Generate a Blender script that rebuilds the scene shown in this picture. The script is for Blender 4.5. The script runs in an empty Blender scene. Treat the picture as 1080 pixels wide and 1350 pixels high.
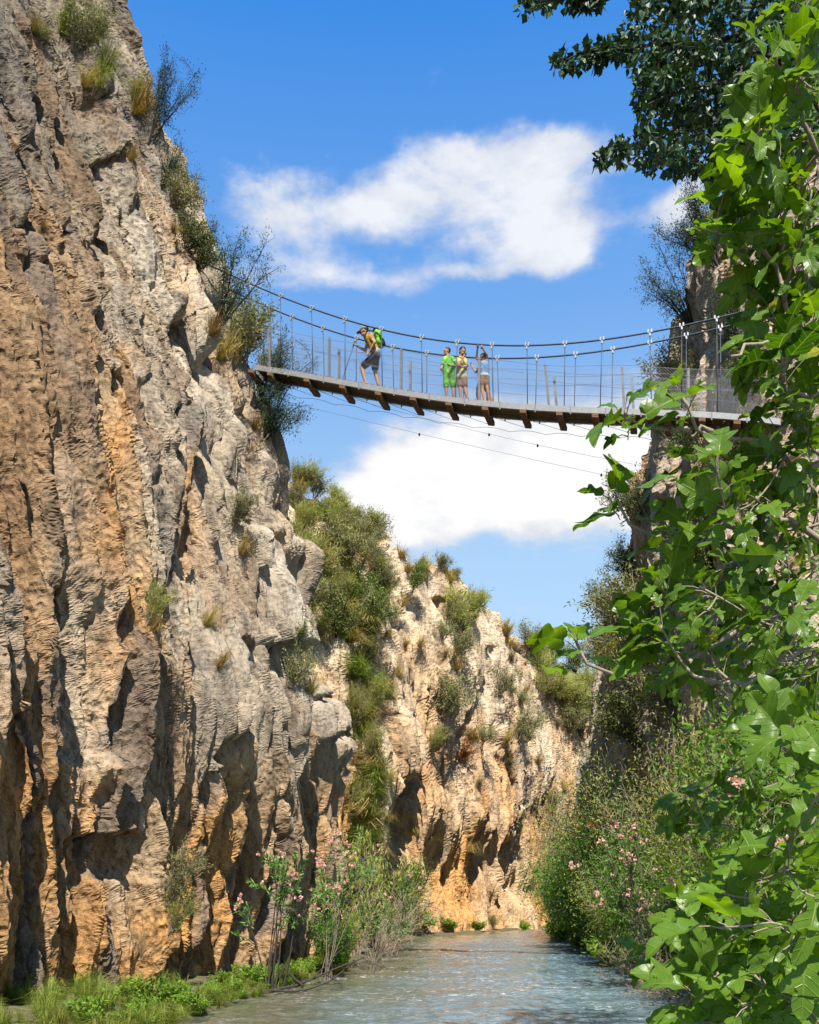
import bpy, math, random
import numpy as np
from mathutils import Vector, Matrix

random.seed(7)
RNG = np.random.default_rng(11)
SC = bpy.context.scene
COL = SC.collection
R = math.radians

# ------------------------------------------------------------------ camera model
F, CX, HY, CAMH = 1300.0, 540.0, 1190.0, 1.7


def at(px, py, Y):
    """point seen at (px, py) at distance Y"""
    return np.array([(px - CX) / F * Y, Y, CAMH + (HY - py) / F * Y])


def project(V):
    Y = np.maximum(V[..., 1], 0.1)
    return CX + F * V[..., 0] / Y, HY - F * (V[..., 2] - CAMH) / Y


cam_d = bpy.data.cameras.new('camera')
cam = bpy.data.objects.new('camera', cam_d)
COL.objects.link(cam)
cam.location = (0, 0, CAMH)
cam.rotation_euler = (R(90), 0, 0)
cam_d.sensor_fit = 'HORIZONTAL'
cam_d.sensor_width = 36
cam_d.lens = F / 1080 * 36
cam_d.shift_y = (HY - 675) / 1080
cam_d.clip_start = 0.05
cam_d.clip_end = 6000
SC.camera = cam

# ------------------------------------------------------------------ noise


def h2(ix, iy, seed):
    x = (ix.astype(np.int64) * 374761393 + iy.astype(np.int64) * 668265263 + seed * 1274126177) & 0xFFFFFFFF
    x = ((x ^ (x >> 13)) * 1274126177) & 0xFFFFFFFF
    x = ((x ^ (x >> 15)) * 2246822519) & 0xFFFFFFFF
    x = x ^ (x >> 16)
    return (x & 0xFFFFFF) / float(0x1000000)


def perlin(x, y, seed=0):
    x = np.asarray(x, float)
    y = np.asarray(y, float)
    ix = np.floor(x).astype(np.int64)
    iy = np.floor(y).astype(np.int64)
    fx, fy = x - ix, y - iy
    ux = fx * fx * fx * (fx * (fx * 6 - 15) + 10)
    uy = fy * fy * fy * (fy * (fy * 6 - 15) + 10)

    def g(dx, dy):
        a = h2(ix + dx, iy + dy, seed) * 2 * np.pi
        return np.cos(a) * (fx - dx) + np.sin(a) * (fy - dy)
    n00, n10, n01, n11 = g(0, 0), g(1, 0), g(0, 1), g(1, 1)
    return ((n00 * (1 - ux) + n10 * ux) * (1 - uy) + (n01 * (1 - ux) + n11 * ux) * uy) * 1.5


def fbm(x, y, o=4, seed=0, gain=0.5):
    r, a, f = 0, 1.0, 1.0
    for k in range(o):
        r = r + a * perlin(x * f, y * f, seed + k * 17)
        a *= gain
        f *= 2.03
    return r


def perlin3(P, seed=0):
    P = np.asarray(P, np.float32)
    I = np.floor(P).astype(np.int64)
    f = P - I
    u = f * f * f * (f * (f * 6 - 15) + 10)
    out = 0.0
    for c in range(8):
        o = np.array([c & 1, (c >> 1) & 1, c >> 2])
        k = I + o
        a = h2(k[..., 0] * 73 + k[..., 2] * 7919, k[..., 1], seed)
        b = h2(k[..., 1] * 131 + k[..., 2], k[..., 0] * 17, seed + 3)
        q = f - o
        th, cz = a * 2 * np.pi, b * 2 - 1
        sz = np.sqrt(1 - cz * cz)
        w = np.prod(np.where(o == 1, u, 1 - u), -1)
        out = out + w * (np.cos(th) * sz * q[..., 0] + np.sin(th) * sz * q[..., 1] + cz * q[..., 2])
    return out * 1.5


def rough3(P, o=4, seed=0, gain=.55, ridge=False):
    r, a, f = 0, 1.0, 1.0
    for k in range(o):
        n = perlin3(P * f, seed + 19 * k)
        r = r + a * ((.35 - 2 * np.abs(n)) if ridge else n)
        a *= gain
        f *= 2.03
    return r


def ridged(x, y, o=4, seed=0, gain=0.5):
    r, a, f = 0, 1.0, 1.0
    for k in range(o):
        r = r + a * (1 - np.abs(perlin(x * f, y * f, seed + k * 31)) * 2)
        a *= gain
        f *= 2.07
    return r


def facets(x, y, seed, tilt=1.0, soft=.1):
    """broken rock: every cell a tilted plane, steps eased over a narrow band, a crack between two cells"""
    ix = np.floor(x).astype(np.int64)
    iy = np.floor(y).astype(np.int64)
    f1 = np.full(x.shape, 9.0)
    f2 = np.full(x.shape, 9.0)
    h1 = np.zeros(x.shape)
    h2_ = np.zeros(x.shape)
    k1 = np.zeros(x.shape)
    for i in (-1, 0, 1):
        for j in (-1, 0, 1):
            a, b = ix + i, iy + j
            qx = x - (a + h2(a, b, seed))
            qy = y - (b + h2(a, b, seed + 5))
            r0 = h2(a, b, seed + 91)
            h = r0 - .5 + tilt * ((h2(a, b, seed + 92) - .5) * qx + (h2(a, b, seed + 93) - .5) * qy)
            d = np.sqrt(qx * qx + qy * qy)
            m = d < f1
            m2 = ~m & (d < f2)
            f2 = np.where(m, f1, np.where(m2, d, f2))
            h2_ = np.where(m, h1, np.where(m2, h, h2_))
            h1 = np.where(m, h, h1)
            k1 = np.where(m, r0, k1)
            f1 = np.where(m, d, f1)
    t = sstep(0, soft, f2 - f1)
    return h2_ + (h1 - h2_) * (.5 + .5 * t), np.clip(1 - (f2 - f1) / max(.11, soft), 0, 1), k1


def sstep(a, b, x):
    t = np.clip((x - a) / (b - a), 0, 1)
    return t * t * (3 - 2 * t)


def segdist(px, py, pts):
    """distance to a polyline and the signed side (positive to its right going down)"""
    best = np.full(px.shape, 1e9)
    side = np.zeros(px.shape)
    for (x0, y0), (x1, y1) in zip(pts[:-1], pts[1:]):
        vx, vy = x1 - x0, y1 - y0
        t = np.clip(((px - x0) * vx + (py - y0) * vy) / (vx * vx + vy * vy), 0, 1)
        d = np.hypot(px - x0 - t * vx, py - y0 - t * vy)
        s = np.sign((py - y0) * vx * -1 + (px - x0) * vy)
        m = d < best
        best = np.where(m, d, best)
        side = np.where(m, s, side)
    return best, side


def blob(px, py, cx, cy, rx, ry, rot=0):
    c, s = math.cos(R(rot)), math.sin(R(rot))
    X, Y = (px - cx), (py - cy)
    return np.exp(-(((X * c + Y * s) / rx) ** 2 + ((-X * s + Y * c) / ry) ** 2))


# ------------------------------------------------------------------ mesh builder
class MB:
    def __init__(self):
        self.v, self.f, self.c, self.n = [], [], [], 0

    def add(self, v, f, c=0.0):
        v = np.asarray(v, float).reshape(-1, 3)
        f = np.asarray(f, np.int64)
        if len(v) == 0:
            return
        self.v.append(v)
        self.f.append(f + self.n)
        self.c.append(np.broadcast_to(np.asarray(c, float), (len(v),)))
        self.n += len(v)

    def addm(self, v, faces, c=0.0):
        """mixed faces"""
        v = np.asarray(v, float).reshape(-1, 3)
        self.v.append(v)
        self.c.append(np.full(len(v), c))
        for f in faces:
            self.f.append(np.array([f], np.int64) + self.n)
        self.n += len(v)

    def box(self, lo, hi, frame=None, bev=0.0):
        lo, hi = np.array(lo, float), np.array(hi, float)
        v = np.array([[x, y, z] for x in (lo[0], hi[0]) for y in (lo[1], hi[1]) for z in (lo[2], hi[2])])
        if frame is not None:
            v = frame(v)
        self.add(v, [[0, 1, 3, 2], [4, 6, 7, 5], [0, 4, 5, 1], [2, 3, 7, 6], [0, 2, 6, 4], [1, 5, 7, 3]])

    def tube(self, pts, rad, sides=5, cap=True, c=0.0):
        P = np.asarray(pts, float)
        n = len(P)
        rad = np.broadcast_to(np.asarray(rad, float), (n,))
        T = np.gradient(P, axis=0)
        T /= np.linalg.norm(T, axis=1, keepdims=True) + 1e-9
        ref = np.array([0, 0, 1.0]) if abs(T[0][2]) < 0.9 else np.array([1.0, 0, 0])
        A = np.cross(T, ref)
        A /= np.linalg.norm(A, axis=1, keepdims=True) + 1e-9
        B = np.cross(T, A)
        th = np.arange(sides) / sides * 2 * np.pi
        V = P[:, None] + rad[:, None, None] * (A[:, None] * np.cos(th)[None, :, None] + B[:, None] * np.sin(th)[None, :, None])
        i = np.arange(n - 1)[:, None] * sides
        j = np.arange(sides)[None]
        k = (j + 1) % sides
        fq = np.stack([i + j, i + k, i + sides + k, i + sides + j], -1).reshape(-1, 4)
        base = self.n
        self.add(V.reshape(-1, 3), fq, c)
        if cap:
            self.f.append(np.array([list(range(sides))[::-1]]) + base)
            self.f.append(np.array([list(range((n - 1) * sides, n * sides))]) + base)

    def ball(self, c, r, seg=12, rings=8, frame=None):
        c = np.array(c, float)
        r = np.broadcast_to(np.asarray(r, float), (3,))
        th = np.linspace(0, np.pi, rings + 1)[1:-1]
        ph = np.arange(seg) / seg * 2 * np.pi
        V = [[0, 0, 1]] + [[math.sin(t) * math.cos(p), math.sin(t) * math.sin(p), math.cos(t)] for t in th for p in ph] + [[0, 0, -1]]
        V = np.array(V) * r
        if frame is not None:
            V = V @ np.asarray(frame).T
        V = V + c
        fs = []
        for k in range(seg):
            fs.append([0, 1 + k, 1 + (k + 1) % seg])
        q = []
        for i in range(len(th) - 1):
            for k in range(seg):
                a = 1 + i * seg
                q.append([a + k, a + seg + k, a + seg + (k + 1) % seg, a + (k + 1) % seg])
        e = 1 + (len(th) - 1) * seg
        for k in range(seg):
            fs.append([e + k, len(V) - 1, e + (k + 1) % seg])
        base = self.n
        self.add(V, fs)
        self.f.append(np.array(q) + base)

    def cone(self, p0, p1, r0, r1, seg=12):
        """limb: a taper with round ends"""
        p0, p1 = np.array(p0, float), np.array(p1, float)
        self.tube(np.array([p0, p1]), [r0, r1], seg)
        self.ball(p0, r0, seg, 8)
        self.ball(p1, r1, seg, 8)

    def mesh(self, name, smooth=False, colors=None):
        me = bpy.data.meshes.new(name)
        V = np.concatenate(self.v)
        me.vertices.add(len(V))
        me.vertices.foreach_set('co', V.ravel().astype(np.float32))
        loops = np.concatenate([f.ravel() for f in self.f])
        sizes = np.concatenate([np.full(len(f), f.shape[1]) for f in self.f])
        me.loops.add(len(loops))
        me.loops.foreach_set('vertex_index', loops.astype(np.int32))
        me.polygons.add(len(sizes))
        starts = np.concatenate([[0], np.cumsum(sizes)[:-1]])
        me.polygons.foreach_set('loop_start', starts.astype(np.int32))
        me.polygons.foreach_set('use_smooth', np.full(len(sizes), smooth))
        at_ = me.attributes.new('lv', 'FLOAT', 'POINT')
        at_.data.foreach_set('value', np.concatenate(self.c).astype(np.float32))
        if colors is not None:
            ca = me.attributes.new('tint', 'FLOAT_COLOR', 'POINT')
            ca.data.foreach_set('color', np.c_[colors, np.ones(len(colors))].ravel().astype(np.float32))
        me.update(calc_edges=True)
        me.validate()
        return me

    def build(self, name, mat, parent=None, smooth=False, colors=None):
        return link(name, self.mesh(name, smooth, colors), mat, parent)


def link(name, me, mat, parent=None):
    if not me.materials:
        me.materials.append(mat)
    o = bpy.data.objects.new(name, me)
    COL.objects.link(o)
    if parent is not None:
        o.parent = parent
    return o


def thing(name, label, cat, loc=(0, 0, 0), group=None):
    o = bpy.data.objects.new(name, None)
    o.empty_display_size = 0.2
    COL.objects.link(o)
    o.location = loc
    o['label'] = label
    o['category'] = cat
    if group:
        o['group'] = group
    return o


def tag(o, label, cat, group=None, kind=None):
    o['label'] = label
    o['category'] = cat
    if group:
        o['group'] = group
    if kind:
        o['kind'] = kind
    return o


# ------------------------------------------------------------------ materials
def new_mat(name):
    m = bpy.data.materials.new(name)
    m.use_nodes = True
    nt = m.node_tree
    nt.nodes.clear()
    out = nt.nodes.new('ShaderNodeOutputMaterial')
    return m, nt, out


def nd(nt, t, **kw):
    n = nt.nodes.new(t)
    for k, v in kw.items():
        if k in n.inputs:
            n.inputs[k].default_value = v
        else:
            setattr(n, k, v)
    return n


def mixc(nt, fac, a, b, mode='MIX'):
    n = nt.nodes.new('ShaderNodeMix')
    n.data_type = 'RGBA'
    n.blend_type = mode
    for idx, v in ((0, fac), (6, a), (7, b)):
        if hasattr(v, 'is_linked') or hasattr(v, 'links'):
            nt.links.new(v, n.inputs[idx])
        elif idx == 0:
            n.inputs[0].default_value = v
        else:
            n.inputs[idx].default_value = (*v, 1)
    return n.outputs[2]


def mth(nt, op, a, b=None, c=None, clamp=False):
    n = nt.nodes.new('ShaderNodeMath')
    n.operation = op
    n.use_clamp = clamp
    for i, v in enumerate((a, b, c)):
        if v is None:
            continue
        if hasattr(v, 'links'):
            nt.links.new(v, n.inputs[i])
        else:
            n.inputs[i].default_value = v
    return n.outputs[0]


def ramp(nt, x, stops):
    n = nt.nodes.new('ShaderNodeValToRGB')
    el = n.color_ramp.elements
    while len(el) < len(stops):
        el.new(0.5)
    for e, (p, c) in zip(el, stops):
        e.position = p
        e.color = (*c, 1) if len(c) == 3 else c
    nt.links.new(x, n.inputs[0])
    return n.outputs[0]


def noise(nt, scale, detail=4, rough=.55, vec=None, dist=0.0):
    n = nd(nt, 'ShaderNodeTexNoise', Scale=scale, Detail=detail, Roughness=rough, Distortion=dist)
    if vec is not None:
        nt.links.new(vec, n.inputs['Vector'])
    return n.outputs[0]


def coords(nt, scale=(1, 1, 1)):
    tc = nt.nodes.new('ShaderNodeTexCoord')
    mp = nd(nt, 'ShaderNodeMapping')
    mp.inputs['Scale'].default_value = scale
    nt.links.new(tc.outputs['Object'], mp.inputs[0])
    return mp.outputs[0]


def m_rock(name, fine=1.0):
    m, nt, out = new_mat(name)
    L = nt.links.new
    b = nd(nt, 'ShaderNodeBsdfPrincipled', Roughness=.93)
    b.inputs['Specular IOR Level'].default_value = .15
    at_ = nd(nt, 'ShaderNodeAttribute', attribute_name='tint')
    c0 = coords(nt, (1, 1, 1))
    cs = coords(nt, (1, 1, .22))
    c1 = coords(nt, (1, 1, .45))
    n1 = noise(nt, 3.2 * fine, 4, .65, cs)
    n2 = noise(nt, 14 * fine, 4, .7, c1)
    n3 = noise(nt, 45 * fine, 2, .7, c0)
    v1 = ramp(nt, n1, [(.28, (.48, .46, .44)), (.5, (.97, .97, .97)), (.72, (1.2, 1.16, 1.1))])
    col = mixc(nt, 1.0, at_.outputs['Color'], v1, 'MULTIPLY')
    v2 = ramp(nt, n2, [(.32, (.42, .40, .38)), (.46, (.98, .98, .98)), (.75, (1.15, 1.13, 1.1))])
    col = mixc(nt, .85, col, v2, 'MULTIPLY')
    L(col, b.inputs['Base Color'])
    hgt = mth(nt, 'ADD', mth(nt, 'MULTIPLY', n2, .8), mth(nt, 'MULTIPLY', n3, .45))
    vo = nd(nt, 'ShaderNodeTexVoronoi', Scale=9.0 * fine)
    L(c0, vo.inputs['Vector'])
    hgt = mth(nt, 'ADD', hgt, mth(nt, 'MULTIPLY', vo.outputs['Distance'], .5))
    bp = nd(nt, 'ShaderNodeBump', Strength=.75, Distance=.07 / fine)
    L(hgt, bp.inputs['Height'])
    L(bp.outputs[0], b.inputs['Normal'])
    L(b.outputs[0], out.inputs[0])
    return m


def m_leaf(name, dark, light, trans=.3, rough=.5, spec=.4, under=None, objvar=.25):
    m, nt, out = new_mat(name)
    L = nt.links.new
    at_ = nd(nt, 'ShaderNodeAttribute', attribute_name='lv')
    col = mixc(nt, at_.outputs['Fac'], dark, light)
    if under is not None:
        ge = nt.nodes.new('ShaderNodeNewGeometry')
        col = mixc(nt, mth(nt, 'MULTIPLY', ge.outputs['Backfacing'], .85), col, under)
    oi = nt.nodes.new('ShaderNodeObjectInfo')
    hs = nd(nt, 'ShaderNodeHueSaturation')
    L(mth(nt, 'MULTIPLY_ADD', oi.outputs['Random'], .03, .485), hs.inputs['Hue'])
    L(mth(nt, 'MULTIPLY_ADD', oi.outputs['Random'], objvar * 2, 1 - objvar), hs.inputs['Value'])
    L(col, hs.inputs['Color'])
    col = hs.outputs[0]
    b = nd(nt, 'ShaderNodeBsdfPrincipled', Roughness=rough)
    b.inputs['Specular IOR Level'].default_value = spec
    L(col, b.inputs['Base Color'])
    t = nt.nodes.new('ShaderNodeBsdfTranslucent')
    tc = mixc(nt, 1.0, col, (1.25, 1.35, .5), 'MULTIPLY')
    L(tc, t.inputs['Color'])
    mx = nt.nodes.new('ShaderNodeMixShader')
    mx.inputs[0].default_value = trans
    L(b.outputs[0], mx.inputs[1])
    L(t.outputs[0], mx.inputs[2])
    L(mx.outputs[0], out.inputs[0])
    return m


def m_plain(name, col, rough=.6, metal=0, var=.25, scale=20, bump=.2, stretch=(1, 1, 1), spec=.4, col2=None):
    m, nt, out = new_mat(name)
    L = nt.links.new
    b = nd(nt, 'ShaderNodeBsdfPrincipled', Roughness=rough, Metallic=metal)
    b.inputs['Specular IOR Level'].default_value = spec
    c = coords(nt, stretch)
    n = noise(nt, scale, 5, .65, c)
    c2 = col2 or tuple(x * (1 - var) for x in col)
    hi = tuple(min(1, x * (1 + var)) for x in col)
    L(ramp(nt, n, [(.3, c2), (.5, col), (.72, hi)]), b.inputs['Base Color'])
    bp = nd(nt, 'ShaderNodeBump', Strength=bump, Distance=.01)
    L(n, bp.inputs['Height'])
    L(bp.outputs[0], b.inputs['Normal'])
    L(b.outputs[0], out.inputs[0])
    return m


M = {}
M['rock_near'] = m_rock('limestone near', 1.0)
M['rock_far'] = m_rock('limestone far', .8)
M['rock_right'] = m_rock('limestone right', .9)
M['bark'] = m_plain('grey bark', (.17, .135, .10), .9, scale=30, bump=.6, stretch=(1, 1, .3))
M['dark_bark'] = m_plain('dark bark', (.045, .035, .028), .9, scale=30, bump=.6)
M['fig_bark'] = m_plain('fig bark', (.26, .21, .155), .85, scale=35, bump=.5)
M['twig'] = m_plain('dry twig', (.30, .24, .165), .9, scale=30, bump=.3)
M['wood'] = m_plain('weathered timber', (.155, .078, .034), .85, var=.45, scale=9, bump=.5, stretch=(.4, 2, 4))
M['plank'] = m_plain('deck plank', (.20, .15, .10), .85, var=.3, scale=12)
M['steel'] = m_plain('galvanised steel', (.25, .25, .24), .5, .35, .2, 14, .15)
M['post'] = m_plain('steel post', (.17, .165, .16), .55, .3, .25, 10, .1)
M['cable'] = m_plain('steel cable', (.045, .05, .058), .5, .4, .3, 60, .3)
M['clamp'] = m_plain('bright clamp', (.42, .42, .41), .35, .6, .15, 30, .1)
M['rod'] = m_plain('suspender rod', (.055, .07, .095), .5, .3, .2, 30, .1)
M['net'] = m_plain('wire net', (.36, .36, .36), .45, .4, .1, 30, .0)
M['skin'] = m_plain('tanned skin', (.40, .205, .105), .55, var=.12, scale=12, bump=.05)
M['skin_child'] = m_plain('child skin', (.36, .18, .095), .55, var=.12, scale=12, bump=.05)
M['hair'] = m_plain('dark hair', (.018, .012, .009), .5, var=.3, scale=60, bump=.5)
M['cap'] = m_plain('grey cap cloth', (.17, .165, .16), .9, var=.2, scale=30)
M['shorts'] = m_plain('charcoal shorts cloth', (.032, .034, .043), .9, var=.4, scale=16)
M['belt'] = m_plain('pale belt', (.30, .29, .28), .8, var=.1)
M['yellow_top'] = m_plain('yellow brown top', (.36, .20, .03), .9, scale=7, col2=(.12, .08, .03))
M['pack_green'] = m_plain('green pack cloth', (.13, .42, .02), .8, var=.35, scale=12)
M['pack_dark'] = m_plain('dark pack cloth', (.03, .032, .04), .8, var=.3)
M['pole'] = m_plain('black pole', (.02, .02, .022), .4, var=.1)
def m_dye(name, a, b, c, scale):
    m, nt, out = new_mat(name)
    bs = nd(nt, 'ShaderNodeBsdfPrincipled', Roughness=.9)
    n = noise(nt, scale, 3, .5, coords(nt), 1.2)
    nt.links.new(ramp(nt, n, [(.34, a), (.44, b), (.56, b), (.66, c)]), bs.inputs['Base Color'])
    nt.links.new(bs.outputs[0], out.inputs[0])
    return m


M['green_dye'] = m_dye('green tie dye shirt', (.015, .13, .03), (.09, .42, .03), (.55, .62, .16), 9)
M['green_dye_shorts'] = m_dye('green tie dye shorts', (.012, .09, .03), (.06, .33, .02), (.42, .50, .05), 12)
M['lime_top'] = m_plain('lime top', (.55, .50, .10), .9, var=.3, scale=8)
M['beige'] = m_plain('beige cloth', (.46, .38, .24), .9, var=.25, scale=10)
M['brown_cloth'] = m_plain('brown cloth', (.20, .12, .075), .9, var=.25, scale=14)
M['blue_cloth'] = m_plain('blue patterned cloth', (.13, .24, .42), .9, var=.5, scale=26, col2=(.04, .09, .20))
M['white_cloth'] = m_plain('white cloth', (.6, .6, .58), .9, var=.1)
M['shoe'] = m_plain('pale shoe', (.34, .25, .17), .8, var=.2)
M['dark_shoe'] = m_plain('dark sock', (.03, .035, .06), .8, var=.2)

def m_fig():
    """leaf blade: x, y along and across the leaf and a random number per leaf are stored on the mesh"""
    m, nt, out = new_mat('fig leaf')
    L = nt.links.new
    at_ = nd(nt, 'ShaderNodeAttribute', attribute_name='tint')
    sp = nt.nodes.new('ShaderNodeSeparateColor')
    L(at_.outputs['Color'], sp.inputs[0])
    x, y, r = sp.outputs
    lv = nd(nt, 'ShaderNodeAttribute', attribute_name='lv').outputs['Fac']
    col = mixc(nt, lv, (.026, .078, .004), (.185, .315, .006))
    # net of side veins, a pale midrib
    v = mth(nt, 'MULTIPLY', mth(nt, 'SUBTRACT', x, mth(nt, 'MULTIPLY', y, .75)), 6.5)
    tri = mth(nt, 'ABSOLUTE', mth(nt, 'SUBTRACT', mth(nt, 'FRACT', v), .5))
    side = ramp(nt, tri, [(.40, (0, 0, 0)), (.48, (1, 1, 1))])
    rib = ramp(nt, y, [(.006, (1, 1, 1)), (.022, (0, 0, 0))])
    vein = mth(nt, 'MAXIMUM', rib, mth(nt, 'MULTIPLY', side, .55))
    ge = nt.nodes.new('ShaderNodeNewGeometry')
    col = mixc(nt, mth(nt, 'MULTIPLY', ge.outputs['Backfacing'], .8), col, (.12, .22, .025))
    col = mixc(nt, mth(nt, 'MULTIPLY', vein, .5), col, (.27, .36, .07))
    # blemishes: yellowing on a few leaves, small brown specks
    c = coords(nt)
    n = noise(nt, 16, 4, .6, c)
    old = mth(nt, 'MULTIPLY', ramp(nt, r, [(.955, (0, 0, 0)), (.98, (1, 1, 1))]), ramp(nt, n, [(.48, (0, 0, 0)), (.6, (1, 1, 1))]))
    col = mixc(nt, mth(nt, 'MULTIPLY', old, .75), col, (.42, .36, .03))
    speck = ramp(nt, noise(nt, 70, 3, .6, c), [(.70, (0, 0, 0)), (.74, (1, 1, 1))])
    col = mixc(nt, mth(nt, 'MULTIPLY', speck, .6), col, (.10, .065, .02))
    col = mixc(nt, .55, col, ramp(nt, noise(nt, 9, 3, .6, c), [(.3, (.65, .68, .6)), (.7, (1.25, 1.2, 1.2))]), 'MULTIPLY')
    b = nd(nt, 'ShaderNodeBsdfPrincipled', Roughness=.36)
    b.inputs['Specular IOR Level'].default_value = .36
    L(col, b.inputs['Base Color'])
    bp = nd(nt, 'ShaderNodeBump', Strength=.7, Distance=.004)
    L(mth(nt, 'SUBTRACT', mth(nt, 'MULTIPLY', noise(nt, 45, 2, .5, c), .6), vein), bp.inputs['Height'])
    L(bp.outputs[0], b.inputs['Normal'])
    t = nt.nodes.new('ShaderNodeBsdfTranslucent')
    L(mixc(nt, 1.0, col, (1.35, 1.35, .4), 'MULTIPLY'), t.inputs['Color'])
    mx = nt.nodes.new('ShaderNodeMixShader')
    mx.inputs[0].default_value = .47
    L(b.outputs[0], mx.inputs[1])
    L(t.outputs[0], mx.inputs[2])
    L(mx.outputs[0], out.inputs[0])
    return m


M['fig_leaf'] = m_fig()
M['fig_fruit'] = m_plain('green fig', (.10, .17, .03), .5, var=.3)
M['poplar_leaf'] = m_leaf('poplar leaf', (.010, .032, .008), (.036, .085, .018), .10, .45, .35, under=(.05, .09, .035), objvar=.0)
M['juniper'] = m_leaf('juniper sprays', (.065, .088, .022), (.19, .22, .05), .12, .7, .2)
M['blue_pine'] = m_leaf('blue green needles', (.030, .055, .030), (.085, .125, .065), .1, .7, .2)
M['olive'] = m_leaf('olive grey shrub', (.13, .135, .05), (.29, .28, .12), .2, .75, .15)
M['lime_shrub'] = m_leaf('yellow green shrub', (.19, .205, .036), (.41, .41, .09), .34, .7, .2)
M['dry_grass'] = m_leaf('dry grass', (.26, .17, .055), (.50, .37, .15), .3, .8, .1)
M['green_grass'] = m_leaf('green grass', (.115, .16, .025), (.33, .36, .075), .35, .7, .2)
M['riparian'] = m_leaf('bank bush leaf', (.042, .105, .011), (.165, .285, .025), .34, .55, .3)
M['bright'] = m_leaf('bright bank leaf', (.085, .165, .014), (.23, .35, .035), .4, .55, .3)
M['oleander'] = m_leaf('oleander leaf', (.06, .12, .025), (.18, .27, .06), .2, .5, .35)
M['pink'] = m_leaf('pink petals', (.60, .27, .26), (.84, .54, .52), .35, .7, .2, objvar=.06)
M['rust'] = m_leaf('rust leaf', (.26, .085, .02), (.40, .20, .04), .3, .7, .2)
# ------------------------------------------------------------------ sky and sun
SUN = Vector((0.035, -0.60, 0.80)).normalized()
sd = bpy.data.lights.new('sun', 'SUN')
sd.energy = 5.0
sd.angle = R(.53)
sd.color = (1.0, .95, .86)
so = bpy.data.objects.new('sun', sd)
COL.objects.link(so)
so.rotation_euler = SUN.to_track_quat('Z', 'Y').to_euler()

W = bpy.data.worlds.new('World')
SC.world = W
W.use_nodes = True
W.cycles.sampling_method = 'NONE'
nt = W.node_tree
nt.nodes.clear()
wo = nt.nodes.new('ShaderNodeOutputWorld')
bg = nd(nt, 'ShaderNodeBackground', Strength=0.115)
sky = nt.nodes.new('ShaderNodeTexSky')
sky.sky_type = 'NISHITA'
sky.sun_disc = False
sky.sun_elevation = math.asin(SUN.z)
sky.sun_rotation = math.atan2(SUN.x, SUN.y)
sky.altitude = 400
sky.air_density = 1.0
sky.dust_density = .6
sky.ozone_density = 2.6
hs = nd(nt, 'ShaderNodeHueSaturation', Saturation=1.25, Value=1.15)
nt.links.new(sky.outputs[0], hs.inputs['Color'])
tc = nt.nodes.new('ShaderNodeTexCoord')
sx = nt.nodes.new('ShaderNodeSeparateXYZ')
nt.links.new(tc.outputs['Generated'], sx.inputs[0])
dx, dy, dz = sx.outputs
az = mth(nt, 'ARCTAN2', dx, dy)
el = mth(nt, 'ARCSINE', dz)


def azel(px, py):
    u, w = (px - CX) / F, (HY - py) / F
    return math.atan2(u, 1), math.asin(w / math.sqrt(1 + u * u + w * w))


# warp the lookups so the cloud outlines are ragged
wn = nd(nt, 'ShaderNodeTexNoise', Scale=7.0, Detail=6, Roughness=.55)
nt.links.new(tc.outputs['Generated'], wn.inputs['Vector'])
ws = nt.nodes.new('ShaderNodeSeparateColor')
nt.links.new(wn.outputs['Color'], ws.inputs[0])
azw = mth(nt, 'ADD', az, mth(nt, 'MULTIPLY_ADD', ws.outputs[0], .13, -.065))
elw = mth(nt, 'ADD', el, mth(nt, 'MULTIPLY_ADD', ws.outputs[1], .09, -.045))
CLOUDS = [  # px, py, half width, half height, weight
    (340, 282, 70, 24, .85), (440, 262, 90, 30, .9), (540, 228, 75, 32, .9), (600, 282, 50, 24, .7), (610, 222, 50, 26, .75),
    (370, 348, 75, 30, .8), (450, 350, 70, 30, .8), (525, 362, 50, 20, .6), (600, 346, 36, 9, .6),
    (690, 222, 60, 36, .9), (745, 195, 55, 22, .75), (725, 262, 62, 42, 1.0), (690, 308, 55, 26, .9), (755, 308, 34, 22, .8), (640, 335, 30, 14, .6),
    (812, 232, 34, 12, .7), (868, 300, 44, 32, 1.15), (905, 265, 40, 34, 1.0), (620, 385, 16, 6, .35), (470, 268, 46, 24, .55), (400, 300, 60, 16, .4),
    (485, 640, 62, 36, 1.0), (545, 655, 70, 44, 1.05), (640, 610, 70, 52, 1.1), (710, 590, 85, 56, 1.15), (790, 605, 85, 62, 1.15),
    (700, 655, 130, 34, 1.0), (800, 672, 90, 36, 1.0), (860, 590, 60, 60, 1.0), (560, 592, 38, 28, .62), (605, 570, 20, 22, .5), (510, 680, 50, 20, .7),
]
dens = None
for (px, py, hw, hh, wt) in CLOUDS:
    a0, e0 = azel(px, py)
    ra = hw / F * math.cos(e0) ** .5 * 1.25
    re = hh / F * math.cos(e0) ** 2 * 1.3
    p = mth(nt, 'MULTIPLY', mth(nt, 'SUBTRACT', azw, a0), 1 / ra)
    q = mth(nt, 'MULTIPLY', mth(nt, 'SUBTRACT', elw, e0), 1 / re)
    r2 = mth(nt, 'ADD', mth(nt, 'MULTIPLY', p, p), mth(nt, 'MULTIPLY', q, q))
    g = mth(nt, 'MULTIPLY', mth(nt, 'POWER', 2.718, mth(nt, 'MULTIPLY', r2, -1.0)), wt)
    dens = g if dens is None else mth(nt, 'ADD', dens, g)
st = nd(nt, 'ShaderNodeMapping')
st.inputs['Scale'].default_value = (1, 1, 2.3)
st.inputs['Rotation'].default_value = (0, R(18), 0)
nt.links.new(tc.outputs['Generated'], st.inputs[0])
n1 = noise(nt, 9, 6, .6, st.outputs[0], .3)
n2 = noise(nt, 24, 6, .65, st.outputs[0])
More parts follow.
